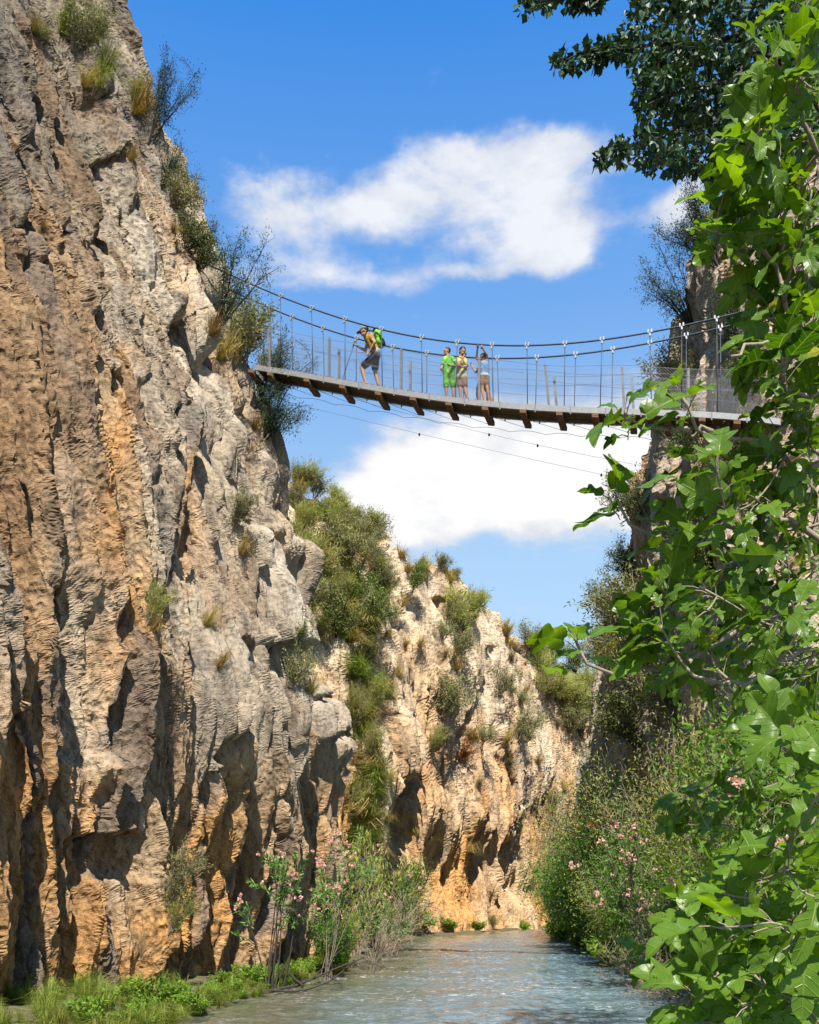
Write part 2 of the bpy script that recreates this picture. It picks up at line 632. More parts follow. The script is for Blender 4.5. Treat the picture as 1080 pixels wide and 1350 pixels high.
d2 = mth(nt, 'ADD', dens, mth(nt, 'MULTIPLY_ADD', n1, 2.5, -1.25))
d2 = mth(nt, 'ADD', d2, mth(nt, 'MULTIPLY_ADD', n2, .8, -.4))
# the lower bank of cloud is denser, the upper one is thin
lo_w = nd(nt, 'ShaderNodeMapRange')
lo_w.inputs[1].default_value, lo_w.inputs[2].default_value = azel(540, 420)[1], azel(540, 560)[1]
lo_w.inputs[3].default_value, lo_w.inputs[4].default_value = .86, 1.0
nt.links.new(el, lo_w.inputs[0])
mr = nd(nt, 'ShaderNodeMapRange', interpolation_type='SMOOTHSTEP')
mr.inputs[1].default_value, mr.inputs[2].default_value = .32, 1.45
nt.links.new(d2, mr.inputs[0])
cover = mth(nt, 'MULTIPLY', mr.outputs[0], lo_w.outputs[0])
shade = noise(nt, 13, 6, .6, st.outputs[0])
ccol = ramp(nt, mth(nt, 'ADD', mth(nt, 'MULTIPLY', shade, .7), mth(nt, 'MULTIPLY', d2, .16)),
            [(.34, (3.0, 3.25, 3.65)), (.50, (3.9, 4.0, 4.2)), (.66, (4.8, 4.8, 4.8))])
# the air whitens towards the horizon
pale = ramp(nt, mth(nt, 'MULTIPLY', el, 1 / R(60), clamp=True), [(.05, (3.4, 4.1, 4.7)), (.31, (2.4, 3.5, 4.6)), (.52, (.95, 2.15, 4.4)), (.71, (.20, 1.35, 4.1))])
tot = mixc(nt, cover, mixc(nt, .8, hs.outputs[0], pale), (1, 1, 1))
nt.links.new(ccol, tot.node.inputs[7])
nt.links.new(tot, bg.inputs[0])
nt.links.new(bg.outputs[0], wo.inputs[0])

SC.view_settings.view_transform = 'Standard'
SC.view_settings.look = 'None'
SC.view_settings.exposure = 0.85
SC.view_settings.gamma = 1
SC.cycles.max_bounces = 6
SC.cycles.diffuse_bounces = 2
SC.cycles.glossy_bounces = 3
SC.cycles.transmission_bounces = 3
SC.cycles.caustics_reflective = False
SC.cycles.caustics_refractive = False
SC.cycles.sample_clamp_indirect = 6


# ------------------------------------------------------------------ cliffs
def resample(pts, ds, fine=None):
    P = np.array(pts, float)
    # Catmull-Rom
    Q = np.vstack([2 * P[0] - P[1], P, 2 * P[-1] - P[-2]])
    out = []
    for i in range(1, len(Q) - 2):
        t = np.linspace(0, 1, 60, endpoint=False)[:, None]
        a, b, c, d = Q[i - 1], Q[i], Q[i + 1], Q[i + 2]
        out.append(.5 * ((2 * b) + (c - a) * t + (2 * a - 5 * b + 4 * c - d) * t * t + (3 * b - a - 3 * c + d) * t ** 3))
    out = np.vstack(out + [P[-1:]])
    L = np.r_[0, np.cumsum(np.linalg.norm(np.diff(out, axis=0), axis=1))]
    s = np.arange(0, L[-1], ds) if fine is None else np.r_[np.arange(0, fine[0], .25), np.arange(fine[0], fine[1], ds), np.arange(fine[1], L[-1], .2)]
    return np.c_[np.interp(s, L, out[:, 0]), np.interp(s, L, out[:, 1])], s


SURF = {}   # where the rock surfaces ended up, to root plants on them


def cliff(name, pts, ds, zr, side, back, setback, disp, tint, mat, ztop, label, fine=None, rough=None):
    P, s = resample(pts, ds, fine)
    T = np.gradient(P, s, axis=0)
    T /= np.linalg.norm(T, axis=1, keepdims=True)
    k = 12
    ker = np.hanning(2 * k + 1)
    ker /= ker.sum()
    su = np.arange(s[0], s[-1] + .1, .1)
    Tx, Ty = (np.interp(s, su, np.convolve(np.pad(np.interp(su, s, T[:, q]), k, 'edge'), ker, 'valid')) for q in (0, 1))
    n = np.c_[Ty, -Tx] * side
    n /= np.linalg.norm(n, axis=1, keepdims=True)
    S, Z = np.meshgrid(s, zr, indexing='ij')
    B = np.array(back, float)
    B /= np.linalg.norm(B)

    def base(S, Z):
        zt = ztop(S)
        over = np.maximum(Z - zt, 0)
        sb = setback(S, np.minimum(Z, zt)) + over * .98
        n_ = np.stack([np.interp(S, s, n[:, q]) for q in (0, 1)], -1)
        n_ /= np.linalg.norm(n_, axis=-1, keepdims=True)
        V = np.stack([np.interp(S, s, P[:, 0]) + B[0] * sb, np.interp(S, s, P[:, 1]) + B[1] * sb, np.minimum(Z, zt) + over * .16], -1)
        return V, n_, over
    V, n_, over = base(S, Z)
    D, aux = disp(S, Z, *project(V))
    # columns are spread again so that the flanks of cracks and slabs get their share of them
    wgt = np.full(len(s), 1.0) if fine is None else np.where((s > fine[0]) & (s < fine[1]), 1.0, .12)
    dl = np.sqrt(np.gradient(s)[:, None] ** 2 + np.gradient(D, axis=0) ** 2) * wgt[:, None]
    kz = np.hanning(33)
    kz /= kz.sum()
    dl = np.apply_along_axis(lambda r: np.convolve(np.pad(r, 16, 'edge'), kz, 'valid'), 1, dl)
    Lc = np.cumsum(dl, axis=0)
    m2 = int(len(s) * 1.2)
    S = np.stack([np.interp(np.linspace(Lc[0, j], Lc[-1, j], m2), Lc[:, j], s) for j in range(len(zr))], 1)
    Z = np.broadcast_to(zr[None], S.shape)

    V, n_, over = base(S, Z)
    px, py = project(V)
    D, aux = disp(S, Z, px, py)
    D = D * np.exp(-over * .12)
    V[..., :2] += n_ * D[..., None]
    # second pass: broken surface along the true normals of the carved rock
    gu = np.gradient(V, axis=0)
    gv = np.gradient(V, axis=1)
    N3 = np.cross(gu, gv) * side
    N3 /= np.linalg.norm(N3, axis=-1, keepdims=True) + 1e-9
    N3 = np.where((N3 * np.r_[0, 0, 0] + (N3[..., :2] * n_).sum(-1, keepdims=True)) < 0, -N3, N3)
    V = V + N3 * (rough(V, px, py) * np.exp(-over * .12))[..., None]
    C = tint(S, Z, px, py, aux)
    mb = MB()
    a, b = S.shape
    i = np.arange(a - 1)[:, None] * b + np.arange(b - 1)[None]
    fq = np.stack([i, i + b, i + b + 1, i + 1], -1).reshape(-1, 4)
    if side < 0:
        fq = fq[:, ::-1]
    mb.add(V.reshape(-1, 3), fq)
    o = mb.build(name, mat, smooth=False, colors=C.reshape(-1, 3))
    tag(o, label, 'cliff', kind='structure')
    px, py = project(V)
    SURF[name] = (px.ravel(), py.ravel(), V.reshape(-1, 3), n_.reshape(-1, 2))
    return o


def rooted(name, px, py, tol=9):
    qx, qy, V, n = SURF[name]
    d = np.hypot(qx - px, qy - py)
    m = np.where(d < tol)[0]
    if len(m) == 0:
        m = np.array([d.argmin()])
    j = m[V[m, 1].argmin()]
    return V[j].copy(), n[j]


GREY = np.array((.395, .325, .24))
PALE = np.array((.55, .485, .385))
TAN = np.array((.47, .335, .20))
ORANGE = np.array((.56, .285, .090))
BROWN = np.array((.29, .185, .105))
SOOT = np.array((.17, .15, .13))


def mixn(a, b, f):
    f = np.clip(f, 0, 1)[..., None]
    return a * (1 - f) + b * f


# ---- near cliff
NF = [  # fissures in the near wall: outline of the crack, width, depth
    ([(128, 215), (131, 300), (126, 400), (130, 470)], 7, .45), ([(108, 330), (103, 420), (112, 520)], 5, .3),
    ([(150, 50), (158, 140), (152, 220), (160, 290)], 5, .35), ([(170, 380), (180, 470), (176, 560), (182, 640)], 4, .22),
    ([(236, 425), (239, 520), (237, 620), (240, 730)], 10, .40), ([(242, 840), (240, 960), (232, 1080), (225, 1180)], 9, .35),
    ([(286, 430), (280, 480), (276, 540)], 7, .5), ([(318, 540), (316, 610), (322, 680)], 6, .35),
    ([(262, 580), (284, 625), (296, 672), (318, 705)], 7, .5), ([(372, 560), (369, 640), (374, 740)], 10, .5),
    ([(322, 760), (318, 860), (308, 960), (312, 1040)], 6, .35), ([(298, 880), (292, 960), (272, 1000)], 8, .5),
    ([(410, 840), (418, 900), (412, 980), (420, 1030)], 4, .35), ([(440, 860), (446, 930), (438, 1000)], 4, .3), ([(395, 850), (420, 862), (452, 880)], 3, .2),
    ([(385, 905), (388, 1000), (380, 1080)], 7, .4), ([(345, 660), (360, 720), (375, 770)], 5, .3),
    ([(245, 430), (225, 470), (215, 520)], 6, .3), ([(205, 560), (212, 640), (205, 740), (215, 820)], 4, .22),
    ([(150, 700), (165, 760), (190, 810)], 5, .3), ([(75, 120), (82, 240), (70, 330)], 6, .3),
    ([(28, 60), (35, 180), (22, 300)], 6, .3), ([(40, 950), (52, 1060), (48, 1180), (60, 1290)], 7, .35),
    ([(95, 1000), (100, 1100), (86, 1200), (95, 1300)], 7, .4), ([(192, 1010), (200, 1120), (205, 1230), (212, 1300)], 7, .4),
    ([(262, 1080), (268, 1170), (262, 1260)], 6, .35), ([(330, 1060), (326, 1150), (332, 1240)], 7, .4), ([(420, 1090), (425, 1180), (418, 1250)], 7, .4),
]


def near_disp(S, Z, px, py):
    smooth = sstep(205, 275, px + 8 * fbm(S * .35, Z * .18, 2, 3)) * sstep(1180, 980, py)   # slabby grey right half
    w1 = fbm(S * .35, Z * .10, 3, 3)
    w2 = fbm(S * .9, Z * .16, 3, 4)
    lean = S + (.04 + .10 * smooth) * Z
    rough = 1 - smooth
    pit = fbm(S * 2.6, Z * .9, 4, 61, .6)
    ribs = ridged((lean + .5 * w1) * .42, Z * .035 + 3, 3, 21)          # upright ribs
    big = fbm(lean * .22, Z * .08, 3, 8)
    f0, c0, r0 = facets((lean + .22 * w2) * .95, Z * .035 + .4 * w1, 29, 1.6, .09)             # long upright columns
    fa, ca, ra = facets((lean + .35 * w2) * .55, (Z - .9 * S + .8 * w1) * .085, 31, 2.2, .06)  # slabs
    fb, cb, rb = facets((lean + .20 * w2) * 1.6, (Z - 1.2 * S + .4 * w2) * .13, 47, 1.9, .14)
    le2 = S + .03 * Z + .16 * w2
    stri = ridged(le2 * 2.6, Z * .05, 2, 71, .55) + .9 * (ridged(lean * 1.25 + .3 * w2, Z * .04, 2, 73, .5) - 1)
    D = .55 * big + .36 * (ribs - .9) + .40 * f0 + .36 * fa + .20 * fb
    fc, cc, rc = facets(le2 * 2.6 + .3 * w2, (Z - .8 * S) * .34, 53, 1.9, .24)
    fd, cd, rd = facets(S * 4.0 + .3 * w2, (Z + .7 * S) * .95, 57, 2.0, .45)
    D += (.055 + .03 * rough) * fd - .025 * cd
    D += rough * (.17 * (stri - 1) + .15 * fc - .05 * cc ** 2) + smooth * (.06 * (stri - 1) + .17 * fc - .07 * cc ** 2)
    D -= .34 * c0 ** 2 + .22 * ca ** 2 + .12 * cb ** 2
    jx = px + 6 * w2
    jy = py + 16 * w1
    for pts, wd, dp in NF:
        d, sd_ = segdist(jx, jy, pts)
        D -= dp * np.exp(-(d / wd) ** 2)
        D += .16 * dp / .4 * np.exp(-(d / (wd * 5)) ** 2) * (.3 - .7 * np.tanh(sd_ * d / 4))
    # the long shaded hollow, its rib, the caves and the flake at the foot
    hol = sstep(103, 122, jx + (py - 880) * -.02) * sstep(176, 158, jx) * sstep(735, 800, jy + (px - 118) * -.9) * sstep(1015, 985, jy)
    D -= .62 * hol
    D += .34 * blob(jx, jy, 176, 880, 12, 150)
    D += .35 * blob(jx, jy, 95, 860, 14, 150)
    D -= .55 * sstep(108, 126, jx) * sstep(182, 166, jx) * sstep(1100, 1112, jy) * sstep(1330, 1160, jy)
    D += .5 * sstep(116, 130, jx + (1240 - py) * .10) * sstep(188, 178, jx) * sstep(1150, 1175, jy)
    D -= .5 * sstep(178, 196, jx) * sstep(228, 214, jx) * sstep(1135, 1150, jy - (px - 190) * 1.2) * sstep(1300, 1240, jy)
    D -= .5 * blob(jx, jy, 225, 440, 12, 26)
    # jutting slabs
    D += .6 * sstep(0, 50, jy - 610 - (jx - 300) * 1.2) * sstep(392, 380, jx) * sstep(300, 330, jx) * sstep(872, 858, jy - (jx - 375) * .3)
    D += .45 * blob(jx, jy, 275, 950, 22, 70, -8)
    D += .25 * sstep(1012, 990, jy - (440 - jx) * .4) * blob(jx, jy, 446, 930, 34, 110, -12)
    D += .45 * blob(jx, jy, 262, 350, 26, 90, -14)
    D -= .35 * blob(jx, jy, 452, 1060, 20, 50)
    return D * np.clip(Z * .6 + .4, .4, 1), (w1, w2, pit, stri, smooth, ra, rb)


def near_rough(V, px, py):
    sm = sstep(205, 275, px) * sstep(1180, 980, py)
    a = rough3(V * np.array([2.3, 2.3, .75]), 3, 501, .6)
    b = rough3(V * np.array([5.4, 5.4, 3.6]), 2, 541, .55, True)
    return (.075 - .045 * sm) * a + (.036 - .022 * sm) * b


def near_tint(S, Z, px, py, aux):
    w1, w2, pit, stri, smooth, ra, rb = aux
    c = mixn(TAN, GREY, sstep(.25, .75, .5 + .6 * w1 + .35 * (ra - .5) + smooth * .35 - (py - 600) / 2600))
    c = mixn(c, PALE, .55 * sstep(.5, .9, rb + .25 * w2))
    n3 = fbm(S * .55 + 9, Z * .22, 4, 88)
    low = sstep(150, 700, py) * sstep(150, 40, px) * .75 + sstep(880, 1150, py) * sstep(330, 200, px) * .8 + .55 * sstep(930, 1200, py)
    c = mixn(c, ORANGE, np.clip(low * (.55 + .8 * n3), 0, .85))
    up = sstep(400, 180, py) * sstep(200, 120, px)
    c = mixn(c, GREY * .62, up * .85)
    dl, _ = segdist(px + 5 * w2, py, [(236, 425), (239, 520), (237, 620), (241, 730), (246, 840), (240, 960), (232, 1100)])
    c = mixn(c, ORANGE * 1.08, .95 * np.exp(-(dl / 11) ** 2) * (.6 + n3))
    dl, _ = segdist(px + 5 * w2, py, [(150, 470), (128, 640), (130, 720), (168, 790), (172, 980), (150, 1080)])
    c = mixn(c, ORANGE, .75 * np.exp(-(dl / 16) ** 2))
    c = mixn(c, ORANGE, .7 * blob(px, py, 10, 340, 50, 120) * (.5 + pit))
    c = mixn(c, ORANGE * .95, .7 * blob(px, py, 425, 1080, 30, 80))
    c = mixn(c, ORANGE, .6 * blob(px, py, 400, 690, 22, 80))
    # run-off stains, dark and grey, upright
    st_ = fbm(S * 1.5 + .3 * w2, Z * .10 + 4, 4, 97, .6)
    c = mixn(c, SOOT, .8 * sstep(.10, .50, st_) * (1 - .6 * smooth))
    c = mixn(c, BROWN * .8, .6 * sstep(.15, .5, fbm(S * 1.1 + .3 * w2, Z * .14 + 14, 4, 99, .6)) * sstep(900, 500, py) * sstep(260, 120, px))
    c = mixn(c, BROWN, .75 * blob(px + 12 * w2, py, 62, 640, 48, 260) + .35 * blob(px, py, 95, 420, 30, 120))  # broad brown patches at the left of the wall
    c = mixn(c, BROWN, .5 * sstep(.15, .6, fbm(S * .8, Z * .3, 4, 133)))
    fade = .93 - .16 * sstep(260, 50, px + 20 * w2)      # darker towards the near end of the wall
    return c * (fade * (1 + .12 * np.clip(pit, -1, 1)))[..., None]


def near_setback(S, Z):
    a = np.interp(Z, [-1, 0, 3, 6, 10, 15.7, 25.5, 30], [.75, .6, .25, 0, .85, 2.65, 6.4, 8.4])
    b = np.interp(Z, [-1, 0, 3, 6, 7.2, 8.6, 10, 13, 15.7, 25.5, 30], [1.0, .85, .6, .55, 1.1, 2.5, 3.0, 2.35, 2.7, 6.5, 8.5])   # the corner steps back above its jutting block
    f = sstep(21.6, 24.3, S)
    return a * (1 - f) + b * f


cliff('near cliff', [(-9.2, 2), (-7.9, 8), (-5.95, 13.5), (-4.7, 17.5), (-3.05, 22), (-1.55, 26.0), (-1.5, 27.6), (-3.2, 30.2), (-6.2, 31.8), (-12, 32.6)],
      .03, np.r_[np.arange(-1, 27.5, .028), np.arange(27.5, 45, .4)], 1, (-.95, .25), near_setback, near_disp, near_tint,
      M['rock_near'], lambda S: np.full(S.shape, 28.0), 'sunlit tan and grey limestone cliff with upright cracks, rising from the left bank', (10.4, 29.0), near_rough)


# ---- far cliff
def far_disp(S, Z, px, py):
    lean = S - .05 * Z
    w1 = fbm(S * .16, Z * .12, 3, 103)
    w2 = fbm(S * .5, Z * .3, 3, 104)
    big = fbm(lean * .10, Z * .07, 3, 108)
    ribs = ridged((lean + .8 * w1) * .22, Z * .05 + 3, 3, 121)
    f0, c0, r0 = facets((S + .5 * w2) * .42, Z * .03 + .5 * w1, 129, 1.6, .2)
    fa, ca, ra = facets((lean + .7 * w2) * .28, (Z - .5 * S + .8 * w1) * .09, 131, 2.0, .14)
    fb, cb, rb = facets((lean + .3 * w2) * .75, (Z - .5 * S) * .14, 147, 1.8, .3)
    fd, cd, rd = facets(S * 1.9 + .3 * w2, (Z + .5 * S) * .6, 157, 2.0, .5)
    pit = fbm(S * 1.3, Z * .62, 4, 161, .6)
    stri = ridged(S * 1.3 + .25 * w2, Z * .05, 2, 171, .55)
    D = .6 * big + .40 * (ribs - .9) + .34 * f0 + .42 * fa + .22 * fb + .24 * (stri - 1) + .13 * fd - .05 * cd - .24 * c0 ** 2 - .2 * ca ** 2 - .08 * cb ** 2
    jx, jy = px + 7 * w2, py + 10 * w1
    # caves along the foot
    D -= 1.5 * sstep(505, 522, jx) * sstep(566, 548, jx + (jy - 1060) * .25) * sstep(1010, 1050, jy + (jx - 530) * .5) * sstep(1180, 1100, jy)
    D += .7 * blob(jx, jy, 535, 985, 30, 50)
    for (x, y, a, b, dp) in [(585, 1150, 10, 45, .9), (607, 1165, 9, 40, 1.0), (640, 1130, 10, 55, .9), (688, 1130, 15, 62, 1.5), (665, 1195, 8, 26, .8), (728, 1110, 8, 40, .8), (702, 1170, 14, 20, .9)]:
        D -= dp * blob(jx, jy, x, y, a, b, 5)
    for (x, y, a, b, dp) in [(600, 1085, 26, 40, .6), (660, 1085, 22, 30, .6), (640, 1050, 60, 40, .4), (560, 1190, 14, 40, .5)]:
        D += dp * blob(jx, jy, x, y, a, b)
    for pts, wd, dp in [([(530, 700), (545, 770), (540, 850)], 5, .7), ([(575, 790), (590, 880), (583, 960)], 5, .7), ([(640, 860), (650, 960), (645, 1040)], 5, .6), ([(620, 940), (616, 1020)], 4, .5),
                        ([(690, 880), (700, 960), (696, 1060)], 5, .6), ([(505, 840), (500, 930), (508, 1000)], 5, .6), ([(665, 820), (672, 850), (690, 870)], 4, .6)]:
        d, sd_ = segdist(jx, jy, pts)
        D -= dp * np.exp(-(d / wd) ** 2)
    return D, (w1, w2, pit, stri, ra, rb)


def far_rough(V, px, py):
    return .11 * rough3(V * np.array([1.1, 1.1, .4]), 4, 601, .55) + .05 * rough3(V * np.array([2.8, 2.8, 1.4]), 3, 641, .6, True)


def far_tint(S, Z, px, py, aux):
    w1, w2, pit, stri, ra, rb = aux
    c = mixn(TAN * 1.15, np.array((.60, .49, .345)), sstep(.2, .7, .55 + .5 * w1 + .3 * (ra - .5) - (py - 900) / 900))
    c = mixn(c, GREY, .2 * sstep(.55, .9, rb))
    n3 = fbm(S * .3 + 9, Z * .12, 4, 188)
    c = mixn(c, ORANGE * 1.05, np.clip((sstep(820, 1180, py) * .55 + .12) * (.6 + 1.3 * n3), 0, .85))
    st_ = fbm(S * .9 + .3 * w2, Z * .08 + 4, 4, 197, .6)
    c = mixn(c, BROWN, .5 * sstep(.2, .55, st_))
    c = mixn(c, SOOT * 1.3, .25 * sstep(.25, .6, fbm(S * 1.1, Z * .16, 4, 203)))
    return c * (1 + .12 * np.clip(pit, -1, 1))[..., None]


def far_setback(S, Z):
    g = np.interp(S, [0, 6, 12, 18, 60], [3.2, 2.6, 1.7, 1.2, 1.0])
    return np.interp(Z, [-2, 0, 6, 13, 17, 21, 30], [.4, .2, 0, .45, 1.2, 2.4, 4.5]) * g


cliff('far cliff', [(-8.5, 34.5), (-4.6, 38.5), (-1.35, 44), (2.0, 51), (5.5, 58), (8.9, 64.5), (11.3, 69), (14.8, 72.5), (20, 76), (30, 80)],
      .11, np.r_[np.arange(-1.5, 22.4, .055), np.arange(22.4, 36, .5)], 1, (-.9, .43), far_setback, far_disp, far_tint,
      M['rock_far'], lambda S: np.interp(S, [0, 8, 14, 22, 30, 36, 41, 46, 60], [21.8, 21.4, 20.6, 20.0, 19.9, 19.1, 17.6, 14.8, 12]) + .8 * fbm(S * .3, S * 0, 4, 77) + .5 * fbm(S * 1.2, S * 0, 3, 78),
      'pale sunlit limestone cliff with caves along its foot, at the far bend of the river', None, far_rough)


# ---- right cliff
def right_disp(S, Z, px, py):
    w1 = fbm(S * .25, Z * .16, 3, 203)
    w2 = fbm(S * .8, Z * .4, 3, 204)
    fa, ca, ra = facets((S + .5 * w2) * .38, (Z + .8 * w1) * .10, 231, 2.0, .12)
    fb, cb, rb = facets(S * 1.1 + .3 * w2, Z * .24, 247, 1.8, .3)
    pit = fbm(S * 2.2, Z * .9, 5, 261, .62)
    stri = ridged(S * 1.8 + .2 * w2, Z * .06, 2, 271, .6)
    D = .7 * fbm(S * .18, Z * .08, 3, 208) + .5 * fa + .25 * fb + .12 * (stri - 1) - .25 * ca ** 2 - .1 * cb ** 2
    D -= .8 * blob(px, py, 795, 985, 14, 70) + .7 * blob(px, py, 860, 1040, 20, 30)
    return D, (w1, w2, pit, stri, ra, rb)


def right_rough(V, px, py):
    return .14 * rough3(V * np.array([1.6, 1.6, .6]), 4, 701, .57) + .05 * rough3(V * np.array([4, 4, 1.9]), 3, 741, .6, True)


def right_tint(S, Z, px, py, aux):
    w1, w2, pit, stri, ra, rb = aux
    c = mixn(TAN, GREY * 1.05, sstep(.2, .7, .6 + .5 * w1 + .3 * (ra - .5)))
    c = mixn(c, PALE, .5 * sstep(.5, .9, rb))
    c = mixn(c, SOOT, .5 * sstep(.15, .5, fbm(S * 1.2, Z * .1, 4, 297, .6)))
    c = mixn(c, ORANGE, .35 * sstep(.1, .6, fbm(S * .4, Z * .15, 4, 303)))
    return c


def right_setback(S, Z):
    return np.interp(Z, [-2, 0, 8, 13, 20, 30], [.2, 0, .1, .5, 1.4, 4])


cliff('right cliff', [(26, 15), (17, 16.5), (11.5, 18.5), (8.4, 21.6), (7.05, 24.2), (6.75, 27), (7.1, 31), (7.5, 36), (8.0, 42), (8.7, 49), (10.5, 55), (15, 60), (24, 64)],
      .08, np.r_[np.arange(-1.5, 22.4, .05), np.arange(22.4, 36, .5)], -1, (.9, .2), right_setback, right_disp, right_tint,
      M['rock_right'], lambda S: np.interp(S, [0, 17, 23, 27, 31, 35, 40, 50, 70], [23, 22.5, 21.5, 18.5, 15.5, 14.2, 13.2, 13.0, 12]) + .5 * fbm(S * .5, S * 0, 4, 79),
      'grey brown limestone cliff behind the fig leaves at the right end of the bridge', None, right_rough)


# ---- ground, banks, river
def sheet(name, xs, ys, zf, mat, label, cat, smooth=True):
    X, Y = np.meshgrid(xs, ys, indexing='ij')
    Z = zf(X, Y)
    V = np.stack([X, Y, Z], -1)
    a, b = X.shape
    i = np.arange(a - 1)[:, None] * b + np.arange(b - 1)[None]
    mb = MB()
    mb.add(V.reshape(-1, 3), np.stack([i, i + b, i + b + 1, i + 1], -1).reshape(-1, 4))
    o = mb.build(name, mat, smooth=smooth)
    return tag(o, label, cat, kind='structure')


M['earth'] = m_plain('river earth', (.12, .095, .06), .95, var=.5, scale=3, bump=.5)
M['hill'] = m_plain('scrub hillside', (.13, .13, .05), .95, var=.5, scale=.6, bump=.5, col2=(.05, .065, .02))
gx = np.r_[-3000, -600, -150, -60, -30, 30, 60, 150, 600, 3000]
sheet('ground', gx, np.r_[-3000, -600, -100, 0, 40, 90, 200, 600, 3000], lambda X, Y: X * 0 - 1.0, M['earth'], 'river bed earth under the gorge', 'ground')


def left_edge(Y):
    return np.interp(Y, [0, 8, 14, 18, 20, 26, 30, 36, 42.5, 46, 52, 60, 66], [-3.7, -3.5, -3.2, -2.75, -2.45, -1.25, -1.15, -1.2, -1.0, .5, 3.2, 6.6, 9.6])


def right_edge(Y):
    return np.interp(Y, [0, 8, 12, 16, 20, 26, 34, 44, 52, 56, 62, 72], [2.6, 3.6, 4.6, 5.1, 5.25, 5.3, 6.0, 6.8, 7.7, 8.6, 14, 30])


M['bank'] = m_plain('bank soil', (.10, .085, .045), .95, var=.5, scale=6, bump=.6, col2=(.05, .07, .02))
by = np.arange(1, 68, .2)
bu = np.linspace(-.3, 5, 40)
U, BY = np.meshgrid(bu, by, indexing='ij')
for nm, sgn, ef, lb in (('left bank', -1, left_edge, 'low muddy bank at the foot of the near cliff'), ('right bank', 1, right_edge, 'low bushy bank along the right side of the river')):
    hgt = np.where(U < 0, U * 1.0, .13 * sstep(0, .25, U) + U * (.03 if sgn < 0 else .28)) + .08 * fbm(BY * .9, U * 1.5, 4, 5)
    V = np.stack([ef(BY) + sgn * U + .18 * fbm(BY * .8, BY * 0, 3, 9 + sgn), BY, hgt - .03], -1)
    mb = MB()
    a, b = U.shape
    i = np.arange(a - 1)[:, None] * b + np.arange(b - 1)[None]
    q = np.stack([i, i + b, i + b + 1, i + 1], -1).reshape(-1, 4)
    mb.add(V.reshape(-1, 3), q if sgn > 0 else q[:, ::-1])
    tag(mb.build(nm, M['bank'], smooth=True), lb, 'river bank', kind='structure')

# water: a rippled sheet
wm, nt, out = new_mat('river water')
L = nt.links.new
b = nd(nt, 'ShaderNodeBsdfPrincipled', Roughness=.04, IOR=1.6)
b.inputs['Specular IOR Level'].default_value = 1.0
cc_ = coords(nt)
n1 = noise(nt, .35, 4, .5, cc_)
depth = nd(nt, 'ShaderNodeAttribute', attribute_name='lv')
col = mixc(nt, depth.outputs['Fac'], (.14, .115, .06), (.13, .20, .25))
col = mixc(nt, mth(nt, 'MULTIPLY', n1, .5), col, (.04, .085, .06))
wv = noise(nt, 6, 3, .55, coords(nt, (1.0, .8, 1)))
wv2 = noise(nt, 30, 3, .6, coords(nt, (1.0, .5, 1)))
hgt = mth(nt, 'ADD', wv, mth(nt, 'MULTIPLY', wv2, .12))
bp = nd(nt, 'ShaderNodeBump', Strength=.9, Distance=.034)
L(hgt, bp.inputs['Height'])
L(bp.outputs[0], b.inputs['Normal'])
# broken white water on riffles, plus sparkle glints painted in as white flecks
ff = noise(nt, 11, 5, .75, coords(nt, (.6, 1.7, 1)))
fz = noise(nt, .55, 3, .6, coords(nt, (.5, 1.3, 1)))
foam_glints = mth(nt, 'MULTIPLY', ramp(nt, ff, [(.54, (0, 0, 0)), (.66, (1, 1, 1))]), ramp(nt, fz, [(.44, (.0, .0, .0)), (.62, (1, 1, 1))]))
col = mixc(nt, foam_glints, col, (.75, .76, .76))
L(col, b.inputs['Base Color'])
L(mth(nt, 'MULTIPLY_ADD', foam_glints, .6, .06), b.inputs['Roughness'])
L(b.outputs[0], out.inputs[0])
wy = np.r_[np.arange(-4, 10, .35), np.arange(10, 40, .05), np.arange(40, 76, .09)]
wu = np.linspace(0, 1, 170)
U, WY = np.meshgrid(wu, wy, indexing='ij')
xl, xr = left_edge(WY) - 1.0, right_edge(WY) + 1.0
X = xl + (xr - xl) * U
Zw = .028 * fbm(X * 1.5, WY * 1.1, 3, 301, .6) + .012 * ridged(X * 1.6 + .6 * fbm(X * .8, WY * .8, 2, 303), WY * 2.4, 3, 305, .55) + .03 * fbm(X * .5, WY * .3, 2, 309)
dp = sstep(.9, 3.6, X - left_edge(WY) + .7 * fbm(X * .6, WY * .2, 3, 315)) * .9 + .1
mb = MB()
a, b_ = U.shape
i = np.arange(a - 1)[:, None] * b_ + np.arange(b_ - 1)[None]
mb.add(np.stack([X, WY, Zw], -1).reshape(-1, 3), np.stack([i, i + b_, i + b_ + 1, i + 1], -1).reshape(-1, 4), dp.ravel())
tag(mb.build('river', wm, smooth=True), 'rippling blue green river flowing between the cliffs', 'river', kind='structure')

# hillside closing the gorge beyond the bend
hx = np.linspace(-10, 90, 90)
hy = np.linspace(76, 150, 50)
sheet('hill', hx, hy, lambda X, Y: -1 + 27 * sstep(78, 104, Y - .1 * X + 4 * fbm(X * .06, Y * .06, 3, 401)) + 1.5 * fbm(X * .2, Y * .2, 4, 402) * sstep(78, 90, Y), M['hill'],
      'hazy green hillside beyond the river bend', 'hill')
# ------------------------------------------------------------------ the bridge
L1, L2 = np.array([-3.126, 25.4]), np.array([5.588, 22.7])
BD = (L2 - L1) / np.linalg.norm(L2 - L1)
BN = np.array([-BD[1], BD[0]])
BW = .56


def along(px, b=0.0):
    k = (px - CX) / F
    q = L1 + b * BN
    return -(q[0] - k * q[1]) / (BD[0] - k * BD[1])


